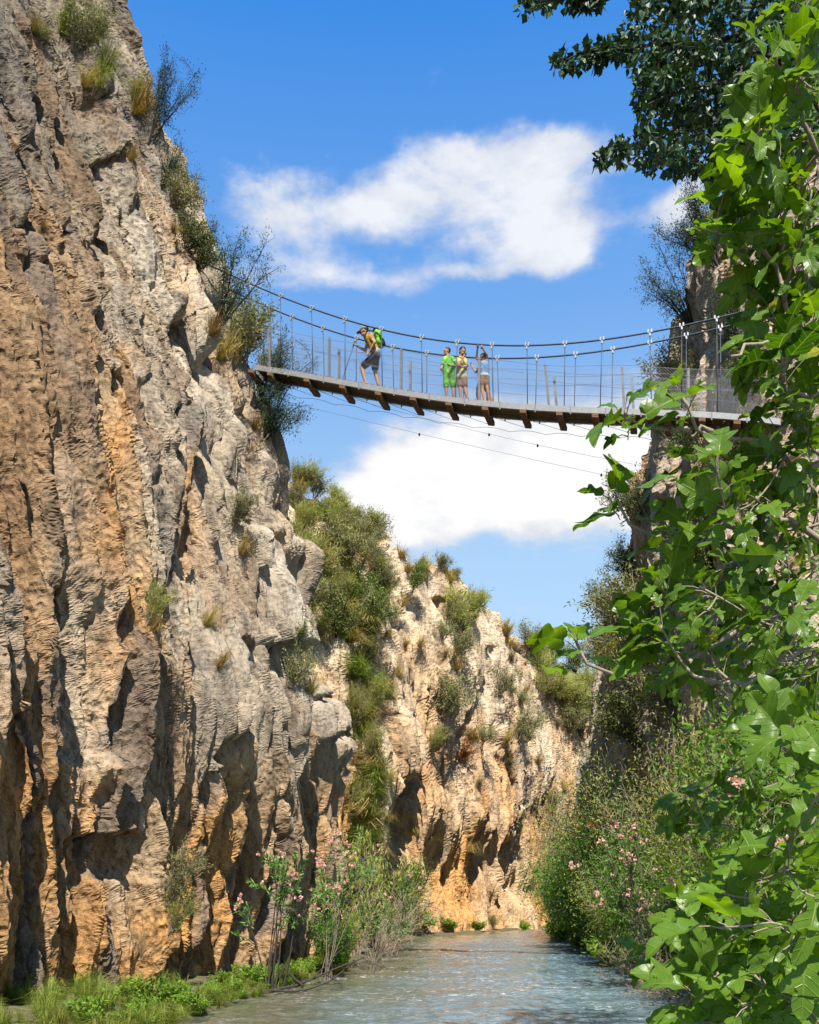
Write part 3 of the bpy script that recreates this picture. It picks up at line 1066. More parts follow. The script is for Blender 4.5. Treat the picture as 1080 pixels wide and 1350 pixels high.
def bridge_pt(t, b, z):
    t, b, z = np.broadcast_arrays(np.asarray(t, float), np.asarray(b, float), np.asarray(z, float))
    return np.stack([L1[0] + t * BD[0] + b * BN[0], L1[1] + t * BD[1] + b * BN[1], z], -1)


def onplane(px, py, b=0.0):
    t = along(px, b)
    Y = L1[1] + t * BD[1] + b * BN[1]
    return t, CAMH + (HY - py) / F * Y


def fit(pts, b, deg):
    a = np.array([onplane(x, y, b) for x, y in pts])
    return np.poly1d(np.polyfit(a[:, 0], a[:, 1], deg))


deck_z = fit([(343, 482), (405, 492.5), (440, 499), (460, 502), (485, 506), (520, 512.7), (560, 519), (618, 526.5), (680, 532), (723, 535), (780, 537.5), (845, 539.5), (906, 542), (943, 544)], 0, 4)
near_z = fit([(268, 346), (300, 360), (370, 392), (411, 406), (455, 421), (503, 434), (556, 445), (603, 452), (649, 455.5), (695, 456), (745, 453), (794, 447), (857, 438), (899, 430), (985, 410), (1020, 400)], 0, 4)
far_z = fit([(295, 378), (347, 403), (385, 417), (426, 432), (470, 446), (518, 458.5), (563, 466), (610, 471), (656, 472.5), (708, 471), (759, 466), (808, 460), (857, 453), (899, 445), (990, 422)], BW, 4)
T0, T1 = along(336), along(1035)
bridge = thing('suspension_bridge', 'narrow hanging footbridge of timber and steel cable strung across the gorge', 'bridge', tuple(bridge_pt(T0, 0, deck_z(T0))))
BO = np.array(bridge.location)


class BB(MB):
    """builder in the bridge's own place"""
    def put(self, name, mat, smooth=False, parent=None):
        self.v = [v - BO for v in self.v]
        return self.build(name, mat, parent or bridge, smooth)


def sweep(b0, b1, z0, z1, ts, zf):
    mb = BB()
    ring = [(b0, z0), (b1, z0), (b1, z1), (b0, z1)]
    V = np.stack([bridge_pt(ts, b, zf(ts) + z) for b, z in ring], 1)
    n = len(ts)
    i = np.arange(n - 1)[:, None] * 4
    j = np.arange(4)[None]
    k = (j + 1) % 4
    mb.add(V.reshape(-1, 3), np.stack([i + j, i + k, i + 4 + k, i + 4 + j], -1).reshape(-1, 4))
    mb.f.append(np.array([[3, 2, 1, 0]]))
    mb.f.append(np.array([[0, 1, 2, 3]]) + (n - 1) * 4)
    return mb


ts = np.arange(T0, T1, .12)
sweep(.043, BW - .043, -.062, -.034, ts, deck_z).put('deck_underside', M['wood'])
for b in (-.02, BW - .04):
    sweep(b, b + .06, -.135, .0, ts, deck_z).put('edge_channel', M['steel'])
mb = BB()
for t in np.arange(T0, T1, .155):
    z = float(deck_z(t))
    mb.box((t, .043, z - .03), (t + .15, BW - .043, z + .004), lambda v: bridge_pt(v[:, 0], v[:, 1], v[:, 2]))
mb.put('deck_boards', M['wood'])
for b in (-.027, BW + .022):          # cover plates and bolts of the channel joints
    for px in np.arange(334, 990, 46.5):
        t = along(px, 0)
        z = float(deck_z(t))
        mb = BB()
        mb.box((t - .015, b, z - .18), (t + .015, b + .006, z + .004), lambda v: bridge_pt(v[:, 0], v[:, 1], v[:, 2]))
        mb.put('joint_strap', M['post'])
BEAMS = [332, 357, 405, 452, 499, 545, 592, 640, 690, 738, 785, 833, 880, 926, 972]
r_ = random.Random(3)
for px in BEAMS:
    t = along(px, 0)
    z = float(deck_z(t)) - .158
    mb = BB()
    h, w = .13 + r_.uniform(-.015, .015), .075
    prof = [(-.06, 0), (BW + .17, 0), (BW + .17, -h * .55), (BW + .10, -h), (.03, -h), (-.06, -h * .6)]
    sl = float(deck_z(t + .1) - deck_z(t - .1)) / .2
    V = np.vstack([bridge_pt(np.full(6, t - w), [p[0] for p in prof], [z + p[1] - w * sl for p in prof]), bridge_pt(np.full(6, t + w), [p[0] for p in prof], [z + p[1] + w * sl for p in prof])])
    mb.addm(V, [[0, 1, 2, 3, 4, 5], [11, 10, 9, 8, 7, 6]] + [[k, 6 + k, 6 + (k + 1) % 6, (k + 1) % 6] for k in range(6)])
    mb.put('crossbeam', M['wood'])

# posts along both edges, leaning a little
for px, b, hgt, ln in [(356, .06, 1.05, 0), (434, .06, 1.05, 0), (529, .06, 1.04, 0), (632, .06, 1.04, 0), (724, .06, 1.02, -.10), (823, .06, 1.0, -.05), (908, .06, 1.0, 0),
                       (368, BW - .08, 1.0, 0), (447, BW - .08, .98, 0), (541, BW - .08, .98, 0), (643, BW - .08, .98, 0), (735, BW - .08, .95, -.08), (836, BW - .08, .95, -.05), (925, BW - .08, .95, 0)]:
    t = along(px, b)
    z = float(deck_z(t))
    mb = BB()
    w = .028
    V = [bridge_pt(t + dt, b + db, z + .0) for dt, db in ((-w, -w), (w, -w), (w, w), (-w, w))] + [bridge_pt(t + dt + ln, b + db, z + hgt) for dt, db in ((-w, -w), (w, -w), (w, w), (-w, w))]
    mb.addm(np.array(V), [[3, 2, 1, 0], [4, 5, 6, 7], [0, 1, 5, 4], [1, 2, 6, 5], [2, 3, 7, 6], [3, 0, 4, 7]])
    mb.put('post', M['post'])

# cables, clamps, suspender rods
clamp_mesh = None
for nm, b, zf, lo, hi, pxs in (('handrail_cable', 0, near_z, 262, 1030, [328, 370, 411, 455, 503, 556, 603, 649, 695, 745, 794, 857, 899, 945]),
                               ('handrail_cable', BW, far_z, 285, 1010, [347, 385, 426, 470, 518, 563, 610, 656, 708, 759, 808, 857, 905, 950])):
    tt = np.linspace(along(lo, b), along(hi, b), 140)
    mb = BB()
    mb.tube(bridge_pt(tt, b, zf(tt)), .019, 6)
    cab = mb.put(nm, M['cable'], True)
    for px in pxs:
        t = along(px, b)
        zc = float(zf(t))
        if clamp_mesh is None:
            c = MB()
            c.box((-.055, -.028, -.016), (-.02, .028, .05))
            c.box((.02, -.028, -.016), (.055, .028, .05))
            c.box((-.02, -.018, -.075), (.02, .018, -.012))
            c.ball((-.0375, 0, .056), .02, 6, 4)
            c.ball((.0375, 0, .056), .02, 6, 4)
            c.ball((0, 0, -.08), .024, 8, 5)
            clamp_mesh = c.mesh('clamp')
        o = link('clamp', clamp_mesh, M['clamp'], cab)
        o.location = bridge_pt(t, b, zc) - BO
        o.rotation_euler = (0, -math.atan(float(zf(t + .1) - zf(t - .1)) / .2), math.atan2(BD[1], BD[0]))
        mb = BB()
        j = r_.uniform(-.05, .05)
        zd = float(deck_z(t + j))
        mb.tube(np.array([bridge_pt(t, b, zc - .05), bridge_pt(t + j * .5, b, (zc + zd) / 2), bridge_pt(t + j, b, zd - .1)]), .0105, 5)
        mb.put('suspender', M['rod'], True)

# wire netting on both sides: fine crossing strands between three line wires
tn = np.arange(T0, T1, .10)
for b in (.03, BW - .05):
    mb = BB()
    V, Fq = [], []
    hz, rr = .98, .0016
    for sgn in (1, -1):
        for t in np.arange(T0 - hz, T1, .075):
            ta, tb = (t, t + hz * 1.15) if sgn > 0 else (t + hz * 1.15, t)
            za, zb = 0.0, hz
            # clip to the ends of the deck
            if min(ta, tb) < T0 or max(ta, tb) > T1:
                continue
            tm = np.linspace(ta, tb, 4)
            mb.tube(bridge_pt(tm, b, deck_z(tm) + np.linspace(za, zb, 4) + .02), rr, 3, False)
    mb.put('wire_netting', M['net'])
    mb = BB()
    for hz2 in (1.0, .82, .5):
        tt = np.arange(T0 - 1.2, T1, .15)
        mb.tube(bridge_pt(tt, b, deck_z(np.maximum(tt, T0)) + hz2 + .03 * np.sin(tt * 2.1 + hz2 * 9) + np.maximum(T0 - tt, 0) * .25), .0055, 4)
    mb.put('line_wire', M['net'])

# bracing wires that loop below the beams
for b, off, amp in ((.1, -.32, .05), (BW + .1, -.34, .06)):
    mb = BB()
    tt = np.arange(T0, T1, .05)
    bt = np.array([along(p, 0) for p in BEAMS])
    ph = np.interp(tt, bt, np.arange(len(bt)))
    mb.tube(bridge_pt(tt, b, deck_z(tt) + off - amp * (1 - np.abs(np.cos(ph * np.pi)))), .0045, 4)
    mb.put('bracing_wire', M['cable'])
mb = BB()
for k in range(1, len(BEAMS) - 1):
    a, c = along(BEAMS[k], 0), along(BEAMS[k + 1], 0)
    mb.tube(bridge_pt([a, c], [.05, BW], deck_z(np.array([a, c])) - .32), .005, 4)
mb.put('bracing_wire', M['cable'])

# old line wires strung low across the gorge, with small markers
for pts, marks, lb in (([(420, 512), (553, 551), (709, 586), (862, 616), (1000, 640)], [(645, 573), (709, 587)], 'thin dark wire strung below the bridge, the upper of two'),
                       ([(420, 540), (553, 572), (709, 607), (862, 640), (1000, 668)], [(553, 573), (793, 627)], 'thin dark wire strung below the bridge, the lower of two')):
    b = 3.2
    a = np.array([onplane(x, y, b) for x, y in pts])
    zf = np.poly1d(np.polyfit(a[:, 0], a[:, 1], 2))
    tt = np.linspace(a[0, 0] - 1, a[-1, 0] + 1, 40)
    mb = MB()
    mb.tube(bridge_pt(tt, b, zf(tt)), .0035, 4)
    o = mb.build('overhead_wire', M['cable'])
    tag(o, lb, 'wire', 'thin wires below the bridge')
    for x, y in marks:
        t = along(x, b)
        m2 = MB()
        m2.ball(bridge_pt(t, b, float(zf(t)) - .02), (.03, .03, .045), 8, 6)
        m2.build('marker', M['pole'], o)


# ------------------------------------------------------------------ people
def remeshed(mb, name, mat, vox, parent, origin, smooth_it=4):
    mb.v = [v - origin for v in mb.v]
    me = mb.mesh(name + ' rough', True)
    o = bpy.data.objects.new(name, me)
    COL.objects.link(o)
    m = o.modifiers.new('r', 'REMESH')
    m.mode = 'VOXEL'
    m.voxel_size = vox
    m.use_smooth_shade = True
    s = o.modifiers.new('s', 'SMOOTH')
    s.iterations = smooth_it
    s.factor = .4
    dg = bpy.context.evaluated_depsgraph_get()
    me2 = bpy.data.meshes.new_from_object(o.evaluated_get(dg))
    bpy.data.objects.remove(o)
    bpy.data.meshes.remove(me)
    me2.name = name
    me2.materials.clear()
    return link(name, me2, mat, parent)


def unit(v):
    v = np.asarray(v, float)
    return v / (np.linalg.norm(v) + 1e-9)


def hand(mb, wrist, direc, side, s, curl=.6):
    """palm, four curved fingers of different lengths, a thumb leaving the side of the palm"""
    d = unit(direc)
    u = unit(np.cross(d, side))
    w = np.cross(u, d)
    palm = wrist + d * .045 * s
    mb.cone(wrist, wrist + d * .085 * s, .024 * s, .030 * s, 8)
    mb.cone(palm - w * .022 * s, palm + w * .022 * s + d * .02 * s, .018 * s, .018 * s, 8)
    for k, (off, ln) in enumerate(((-.030, .068), (-.010, .078), (.010, .073), (.029, .056))):
        p0 = wrist + d * .088 * s + w * off * s
        p1 = p0 + (d * math.cos(curl) + u * math.sin(curl)) * ln * .5 * s
        p2 = p1 + (d * math.cos(curl * 2.4) + u * math.sin(curl * 2.4)) * ln * .5 * s
        mb.cone(p0, p1, .0095 * s, .009 * s, 6)
        mb.cone(p1, p2, .009 * s, .008 * s, 6)
    t0 = wrist + d * .03 * s - w * .030 * s
    t1 = t0 + (d * .6 - w * .7 + u * .3) * .035 * s
    mb.cone(t0, t1, .011 * s, .010 * s, 6)
    mb.cone(t1, t1 + (d * .8 + u * .6) * .03 * s, .010 * s, .008 * s, 6)


def head_parts(mb, c, face, up, s):
    f = unit(face)
    sd_ = unit(np.cross(up, f))
    up = np.cross(f, sd_)
    fr = np.stack([f, sd_, up], 1)
    h = .115 * s
    mb.ball(c + up * .02 * s, (h * .90, h * .74, h * .98), 16, 12, fr)
    mb.ball(c + f * .025 * s - up * .055 * s, (h * .62, h * .56, h * .62), 14, 10, fr)   # jaw
    mb.ball(c + f * .102 * s - up * .012 * s, (.018 * s, .013 * s, .024 * s), 8, 6, fr)   # nose
    mb.ball(c + f * .082 * s - up * .062 * s, (.018 * s, .026 * s, .010 * s), 8, 6, fr)   # lips
    mb.ball(c + f * .085 * s + up * .028 * s, (.016 * s, .052 * s, .012 * s), 8, 6, fr)   # brow
    for q in (1, -1):
        mb.ball(c + sd_ * q * .085 * s - up * .005 * s - f * .005 * s, (.020 * s, .010 * s, .033 * s), 8, 6, fr)
    return fr


def make_person(lb, grp, J, s, face, skin, clothes, hair=None, foot_order=('anL', 'anR'), curl=.7):
    """J: joints as bridge-frame points"""
    J = {k: np.asarray(v, float) for k, v in J.items()}
    # stand the feet on the deck
    lift = min(J[a][2] - .075 * s - J['dz' + a] for a in foot_order)
    for k in J:
        if not k.startswith('dz'):
            J[k][2] -= lift
    root = thing('person', lb, 'person', tuple((J['anL'] + J['anR']) / 2 * np.array([1, 1, 0]) + np.array([0, 0, min(J['anL'][2], J['anR'][2]) - .075 * s])), grp)
    O = np.array(root.location)
    mb = MB()
    up = unit(J['head'] - J['neck']) * .5 + np.array([0, 0, .5])
    up = unit(up)
    face = unit(bridge_pt(face[0], face[1], face[2]) - bridge_pt(0, 0, 0))
    fr = head_parts(mb, J['head'], face, up, s)
    mb.cone(J['neck'], J['head'] - up * .03 * s, .056 * s, .052 * s)
    for q in 'LR':
        sh, hp = J['sh' + q], J['hip' + q]
        mb.cone(sh * .72 + J['neck'] * .28 - np.array([0, 0, .07 * s]), hp + np.array([0, 0, .10 * s]), .095 * s, .085 * s)
        mb.cone(J['neck'] - np.array([0, 0, .02 * s]), sh, .055 * s, .058 * s)
        el, ha = J['el' + q], J['ha' + q]
        mb.cone(sh, el, .052 * s, .040 * s)
        mb.cone(el, ha, .040 * s, .026 * s)
        mb.cone(hp, J['kn' + q], .088 * s, .056 * s)
        cf = J['kn' + q] * .7 + J['an' + q] * .3
        mb.cone(J['kn' + q], cf, .055 * s, .055 * s)
        mb.cone(cf, J['an' + q], .055 * s, .036 * s)
        mb.cone(J['an' + q], J['to' + q] - np.array([0, 0, .01]), .036 * s, .028 * s)
        hand(mb, ha, unit(ha - el), unit(J['shL'] - J['shR']) * (1 if q == 'L' else -1), s, curl)
    mb.cone(J['hipL'], J['hipR'], .095 * s, .095 * s)
    mb.cone((J['shL'] + J['shR']) / 2, (J['hipL'] + J['hipR']) / 2, .10 * s, .09 * s)
    remeshed(mb, 'body', skin, .0095 * max(s, .8), root, O, 3)
    for q in (1, -1):
        e = MB()
        e.ball(J['head'] + fr[:, 0] * .088 * s + fr[:, 1] * q * .033 * s + fr[:, 2] * .004 * s - O, .013 * s, 8, 6)
        e.build('eye', M['hair'], root, True)
    if hair:
        h = MB()
        hair(h, J['head'], fr, s)
        remeshed(h, 'hair', M['hair'], .011, root, O, 2)
    for nm, mat, fn in clothes:
        c = MB()
        fn(c, J, s, fr)
        remeshed(c, nm, mat, .012, root, O, 3)
    return root, J, fr, O


def torso(c, J, s, fr, x=.016, low=.05, sleeve=.5):
    g = x
    for q in 'LR':
        sh, hp = J['sh' + q], J['hip' + q]
        c.cone(sh * .72 + J['neck'] * .28 - np.array([0, 0, .07 * s]), hp + np.array([0, 0, low * s]), (.095 + g) * s, (.092 + g) * s)
        c.cone(J['neck'] - np.array([0, 0, .045 * s]), sh, (.056 + g * .8) * s, (.060 + g) * s)
        if sleeve:
            c.cone(sh, sh + (J['el' + q] - sh) * sleeve, (.054 + g) * s, (.050 + g) * s)
    c.cone((J['shL'] + J['shR']) / 2 - np.array([0, 0, .06 * s]), (J['hipL'] + J['hipR']) / 2 + np.array([0, 0, low * s]), (.10 + g) * s, (.095 + g) * s)


def shorts(c, J, s, fr, ln=.75, x=.02):
    c.cone(J['hipL'], J['hipR'], (.098 + x) * s, (.098 + x) * s)
    for q in 'LR':
        k = J['hip' + q] + (J['kn' + q] - J['hip' + q]) * ln
        c.cone(J['hip' + q], k, (.092 + x) * s, (.076 + x) * s)


def shoe(q):
    def f(c, J, s, fr):
        a, t = J['an' + q], J['to' + q]
        d = unit((t - a) * np.array([1, 1, .3]))
        heel = a - d * .04 * s + np.array([0, 0, -.04 * s])
        c.cone(heel, t + np.array([0, 0, -.015 * s]), .040 * s, .034 * s)
        c.cone(a + np.array([0, 0, -.01]), heel, .042 * s, .040 * s)
    return f


def short_hair(h, c, fr, s):
    h.ball(c + fr[:, 2] * .045 * s - fr[:, 0] * .022 * s, (.112 * s, .096 * s, .098 * s), 14, 10, fr)


def bun_hair(h, c, fr, s):
    h.ball(c + fr[:, 2] * .055 * s - fr[:, 0] * .022 * s, (.122 * s, .098 * s, .100 * s), 14, 10, fr)
    h.ball(c - fr[:, 0] * .13 * s + fr[:, 2] * .02 * s, .05 * s, 10, 8)
    h.cone(c - fr[:, 0] * .09 * s, c - fr[:, 0] * .12 * s - fr[:, 2] * .12 * s, .045 * s, .025 * s)


def long_hair(h, c, fr, s):
    h.ball(c + fr[:, 2] * .052 * s - fr[:, 0] * .020 * s, (.122 * s, .104 * s, .100 * s), 14, 10, fr)
    h.cone(c - fr[:, 0] * .07 * s, c - fr[:, 0] * .09 * s - fr[:, 2] * .16 * s, .07 * s, .04 * s)


def joints(spec, sc, ox, oy, db=0.0):
    J = {}
    for k, (x, y, b) in spec.items():
        b = b + db
        px, py = ox + x / sc, oy + y / sc
        t, z = onplane(px, py, b)
        J[k] = bridge_pt(t, b, z)
        if k in ('anL', 'anR'):
            J['dz' + k] = np.array(float(deck_z(t)) + .004)
    return J


GP = 'people crossing the hanging bridge'
# the walker, bent forward, heading left up the slope
J = joints(dict(head=(250, 268, .36), neck=(292, 322, .36), shL=(352, 350, .18), shR=(330, 350, .54), elL=(420, 440, .08), elR=(268, 575, .58), haL=(335, 590, .12), haR=(140, 505, .50),
                hipL=(440, 660, .27), hipR=(425, 660, .45), knL=(205, 845, .27), knR=(425, 900, .45), anL=(272, 1095, .27), anR=(490, 1175, .45), toL=(222, 1150, .27), toR=(450, 1195, .45)), 12.27, 460, 410, -.16)


def cap(c, J, s, fr):
    h = J['head']
    c.ball(h + fr[:, 2] * .062 * s - fr[:, 0] * .008 * s, (.116 * s, .098 * s, .082 * s), 14, 10, fr)
    c.ball(h + fr[:, 2] * .045 * s + fr[:, 0] * .125 * s, (.085 * s, .072 * s, .012 * s), 14, 8, fr)


walker, JW, frW, OW = make_person('man in a grey cap bending forward as he walks up the bridge', GP, J, 1.0, (-.93, -.10, -.30), M['skin'],
                                  [('shirt', M['yellow_top'], lambda c, J, s, f: torso(c, J, s, f, .016, .08, .35)), ('shorts', M['shorts'], lambda c, J, s, f: shorts(c, J, s, f, .80)),
                                   ('belt', M['belt'], lambda c, J, s, f: c.cone(J['hipL'] + np.array([0, 0, .10]), J['hipR'] + np.array([0, 0, .10]), .119, .119)),
                                   ('cap', M['cap'], cap), ('shoe', M['shoe'], shoe('L')), ('shoe', M['shoe'], shoe('R'))], short_hair)
# his rucksack and pole
mid = (JW['shL'] + JW['shR']) / 2
hipm = (JW['hipL'] + JW['hipR']) / 2
axis = unit(mid - hipm)
back = unit(np.cross(axis, bridge_pt(0, 1, 0) - bridge_pt(0, 0, 0)))
if back[0] < 0:
    back = -back
lat = np.cross(axis, back)
frp = np.stack([back, lat, axis], 1)
pk = thing('rucksack', 'bright green rucksack on the back of the man in the grey cap', 'rucksack', tuple(mid + back * .2 - axis * .15))
PO = np.array(pk.location)
c = MB()
c.ball(mid + back * .215 - axis * .10, (.105, .15, .20), 14, 10, frp)
c.ball(mid + back * .20 - axis * .26, (.10, .15, .14), 14, 10, frp)
remeshed(c, 'pack_body', M['pack_green'], .012, pk, PO)
c = MB()
c.ball(mid + back * .27 - axis * .29, (.065, .12, .12), 12, 8, frp)
remeshed(c, 'front_pocket', M['pack_dark'], .012, pk, PO)
c = MB()
c.ball(mid + back * .20 + axis * .08, (.085, .12, .05), 12, 8, frp)
remeshed(c, 'top_flap', M['pack_dark'], .012, pk, PO)
for q in (1, -1):
    c = MB()
    c.tube(np.array([mid + lat * q * .11 + back * .15 + axis * .02, mid + lat * q * .12 + axis * .10, mid + lat * q * .115 - back * .13 - axis * .02, mid + lat * q * .13 - back * .12 - axis * .20, mid + lat * q * .14 + back * .1 - axis * .33]) - PO, .020, 6)
    c.build('strap', M['pack_dark'], pk, True)
hr = JW['haR'] + unit(JW['haR'] - JW['elR']) * .10
tb = along(449, .34)
tip = bridge_pt(tb, .34, float(deck_z(tb)) + .0)
pl = thing('trekking_pole', 'black trekking pole held ahead by the man in the grey cap', 'trekking pole', tuple(tip))
c = MB()
tp = hr + unit(hr - tip) * .07
c.tube(np.array([tip, tip * .5 + hr * .5, hr]) - tip, [.008, .010, .011], 6)
c.build('shaft', M['pole'], pl, True)
c = MB()
c.cone(hr - tip, tp - tip, .017, .019, 8)
c.build('grip', M['pack_dark'], pl, True)

# boy in green
J = joints(dict(head=(232, 232, .30), neck=(242, 305, .30), shL=(195, 350, .20), shR=(312, 345, .38), elL=(158, 450, .15), elR=(362, 455, .34), haL=(150, 480, .06), haR=(285, 450, .14),
                hipL=(222, 610, .27), hipR=(308, 610, .36), knL=(218, 800, .25), knR=(330, 800, .36), anL=(232, 962, .27), anR=(335, 970, .36), toL=(205, 985, .18), toR=(320, 990, .26)), 12, 570, 440, -.06)
make_person('boy in a bright green patterned shirt and matching shorts', GP, J, .80, (-.75, -.60, -.12), M['skin_child'],
            [('shirt', M['green_dye'], lambda c, J, s, f: torso(c, J, s, f, .024, .06, .75)), ('shorts', M['green_dye_shorts'], lambda c, J, s, f: shorts(c, J, s, f, .86, .014)), ('shoe', M['dark_shoe'], shoe('L')), ('shoe', M['dark_shoe'], shoe('R'))], short_hair)
# girl with a hand at her mouth
J = joints(dict(head=(478, 215, .42), neck=(452, 300, .42), shL=(515, 352, .50), shR=(395, 348, .34), elL=(555, 440, .44), elR=(418, 425, .24), haL=(470, 455, .25), haR=(492, 300, .28),
                hipL=(500, 620, .48), hipR=(435, 620, .40), knL=(520, 800, .46), knR=(440, 800, .38), anL=(560, 985, .46), anR=(455, 975, .38), toL=(585, 1005, .38), toR=(470, 1000, .28)), 12, 570, 440, -.16)
make_person('girl in a lime top with one hand raised to her mouth', GP, J, .84, (.62, -.70, -.15), M['skin_child'],
            [('top', M['lime_top'], lambda c, J, s, f: torso(c, J, s, f, .012, .20, 0)), ('waist_wrap', M['beige'], lambda c, J, s, f: (c.cone(J['hipL'] + np.array([0, 0, .12 * s]), J['hipR'] + np.array([0, 0, .12 * s]), .115 * s, .115 * s), c.cone(J['hipL'], J['hipR'], .115 * s, .115 * s))),
             ('shorts', M['brown_cloth'], lambda c, J, s, f: shorts(c, J, s, f, .72, .012)), ('shoe', M['shoe'], shoe('L')), ('shoe', M['shoe'], shoe('R'))], bun_hair)
# child reaching up to the cable
J = joints(dict(head=(808, 335, .22), neck=(808, 398, .22), shL=(862, 415, .26), shR=(768, 412, .22), elL=(862, 285, .16), elR=(700, 335, .14), haL=(805, 195, .05), haR=(715, 195, .05),
                hipL=(850, 640, .28), hipR=(795, 640, .22), knL=(872, 830, .26), knR=(790, 830, .20), anL=(900, 1020, .28), anR=(826, 1015, .18), toL=(925, 1050, .20), toR=(850, 1040, .10)), 12, 570, 440, -.05)
make_person('child in a blue patterned shirt reaching up with both hands to the cable', GP, J, .76, (-.35, -.85, -.10), M['skin_child'],
            [('shirt', M['blue_cloth'], lambda c, J, s, f: torso(c, J, s, f, .022, .06, .25)), ('shorts', M['brown_cloth'], lambda c, J, s, f: shorts(c, J, s, f, .55, .02)),
             ('waistband', M['white_cloth'], lambda c, J, s, f: c.cone(J['hipL'] + np.array([0, 0, .06 * s]), J['hipR'] + np.array([0, 0, .06 * s]), .120 * s, .120 * s)), ('shoe', M['white_cloth'], shoe('L')), ('shoe', M['white_cloth'], shoe('R'))], long_hair)
# child half hidden behind
J = joints(dict(head=(786, 300, .62), neck=(795, 385, .62), shL=(850, 420, .66), shR=(752, 420, .60), elL=(880, 540, .66), elR=(690, 490, .66), haL=(890, 610, .60), haR=(632, 400, .74),
                hipL=(835, 650, .66), hipR=(780, 650, .60), knL=(890, 830, .66), knR=(715, 830, .56), anL=(968, 1030, .66), anR=(742, 1010, .60), toL=(985, 1055, .58), toR=(728, 1035, .52)), 12, 570, 440, -.22)
make_person('child half hidden behind the one in blue, one hand on the lower cable', GP, J, .80, (-.70, -.55, -.10), M['skin_child'],
            [('shirt', M['blue_cloth'], lambda c, J, s, f: torso(c, J, s, f, .016, .10, .3)), ('shorts', M['brown_cloth'], lambda c, J, s, f: shorts(c, J, s, f, .6, .02)), ('shoe', M['shoe'], shoe('L')), ('shoe', M['shoe'], shoe('R'))], short_hair)
# ------------------------------------------------------------------ vegetation
def leaves(mb, pos, d, ln, wd, lv, up=.5, rng=RNG, fold=.0):
    n = len(pos)
    d = d / (np.linalg.norm(d, axis=1, keepdims=True) + 1e-9)
    nr = rng.normal(size=(n, 3)) + np.array([0, 0, up * 3])
    s = np.cross(d, nr)
    s /= np.linalg.norm(s, axis=1, keepdims=True) + 1e-9
    ln = np.broadcast_to(np.asarray(ln, float), (n,))[:, None]
    wd = np.broadcast_to(np.asarray(wd, float), (n,))[:, None]
    V = np.stack([pos, pos + d * ln * .45 + s * wd * .5, pos + d * ln, pos + d * ln * .45 - s * wd * .5], 1)
    mb.add(V.reshape(-1, 3), np.arange(n * 4).reshape(n, 4), np.repeat(np.clip(lv, 0, 1), 4))


def make_bush(seed, H, W, stems, twigs, per, ll, lw, upright=.5, spread=.7, tlen=.28, clump=.35, base=.12, up=.4, wr=.012):
    """woody stems fanning from the root, side twigs on them, leaves along the twigs"""
    g = np.random.default_rng(seed)
    wood, fol = MB(), MB()
    ends, dirs = [], []
    for k in range(stems):
        az_ = g.uniform(0, 2 * np.pi)
        rr = W / 2 * math.sqrt(g.uniform(.02, 1)) * (1 - .25 * upright)
        hh = H * (1 - .55 * (rr / (W / 2)) ** 2 * (1 - upright * .6)) * g.uniform(.62, 1.0)
        p0 = np.array([math.cos(az_), math.sin(az_), 0]) * g.uniform(0, base) * W * .5
        p3 = np.array([math.cos(az_) * rr, math.sin(az_) * rr, hh])
        p1 = p0 * .6 + np.array([math.cos(az_) * rr * .25, math.sin(az_) * rr * .25, hh * .45])
        t = np.linspace(0, 1, 6)[:, None]
        P = (1 - t) ** 2 * p0 + 2 * t * (1 - t) * p1 + t * t * p3 + g.normal(size=(6, 3)) * .02 * H * t
        wood.tube(P, np.linspace(wr * H, wr * H * .3, 6), 4, False)
        ends.append(P)
    pos, dd, lv = [], [], []
    for k in range(twigs):
        P = ends[g.integers(len(ends))]
        f = g.uniform(.25, 1) * 4.99
        i = int(f)
        q = P[i] + (P[i + 1] - P[i]) * (f - i)
        d = (P[i + 1] - P[i])
        d = d / np.linalg.norm(d) * .5 + g.normal(size=3) * .55 + np.array([0, 0, upright * .6])
        d /= np.linalg.norm(d)
        L_ = tlen * H * g.uniform(.5, 1.2)
        e = q + d * L_
        wood.tube(np.array([q, (q + e) / 2 + g.normal(size=3) * .03 * H, e]), [wr * H * .3, wr * H * .2, wr * H * .12], 3, False)
        n = max(1, int(per * g.uniform(.6, 1.4)))
        u = g.uniform(0, 1, n) ** .7
        pos.append(q + (e - q) * u[:, None] + g.normal(size=(n, 3)) * clump * .09 * H)
        dd.append(d * (1 - spread) + g.normal(size=(n, 3)) * spread)
        lv.append(np.full(n, g.uniform(.0, .75)) + g.uniform(0, .35, n))
    pos, dd, lv = np.vstack(pos), np.vstack(dd), np.concatenate(lv)
    pos[:, 2] = np.maximum(pos[:, 2], .01)
    leaves(fol, pos, dd, ll * g.uniform(.6, 1.2, len(pos)), lw * g.uniform(.7, 1.2, len(pos)), lv, up, g)
    return wood, fol


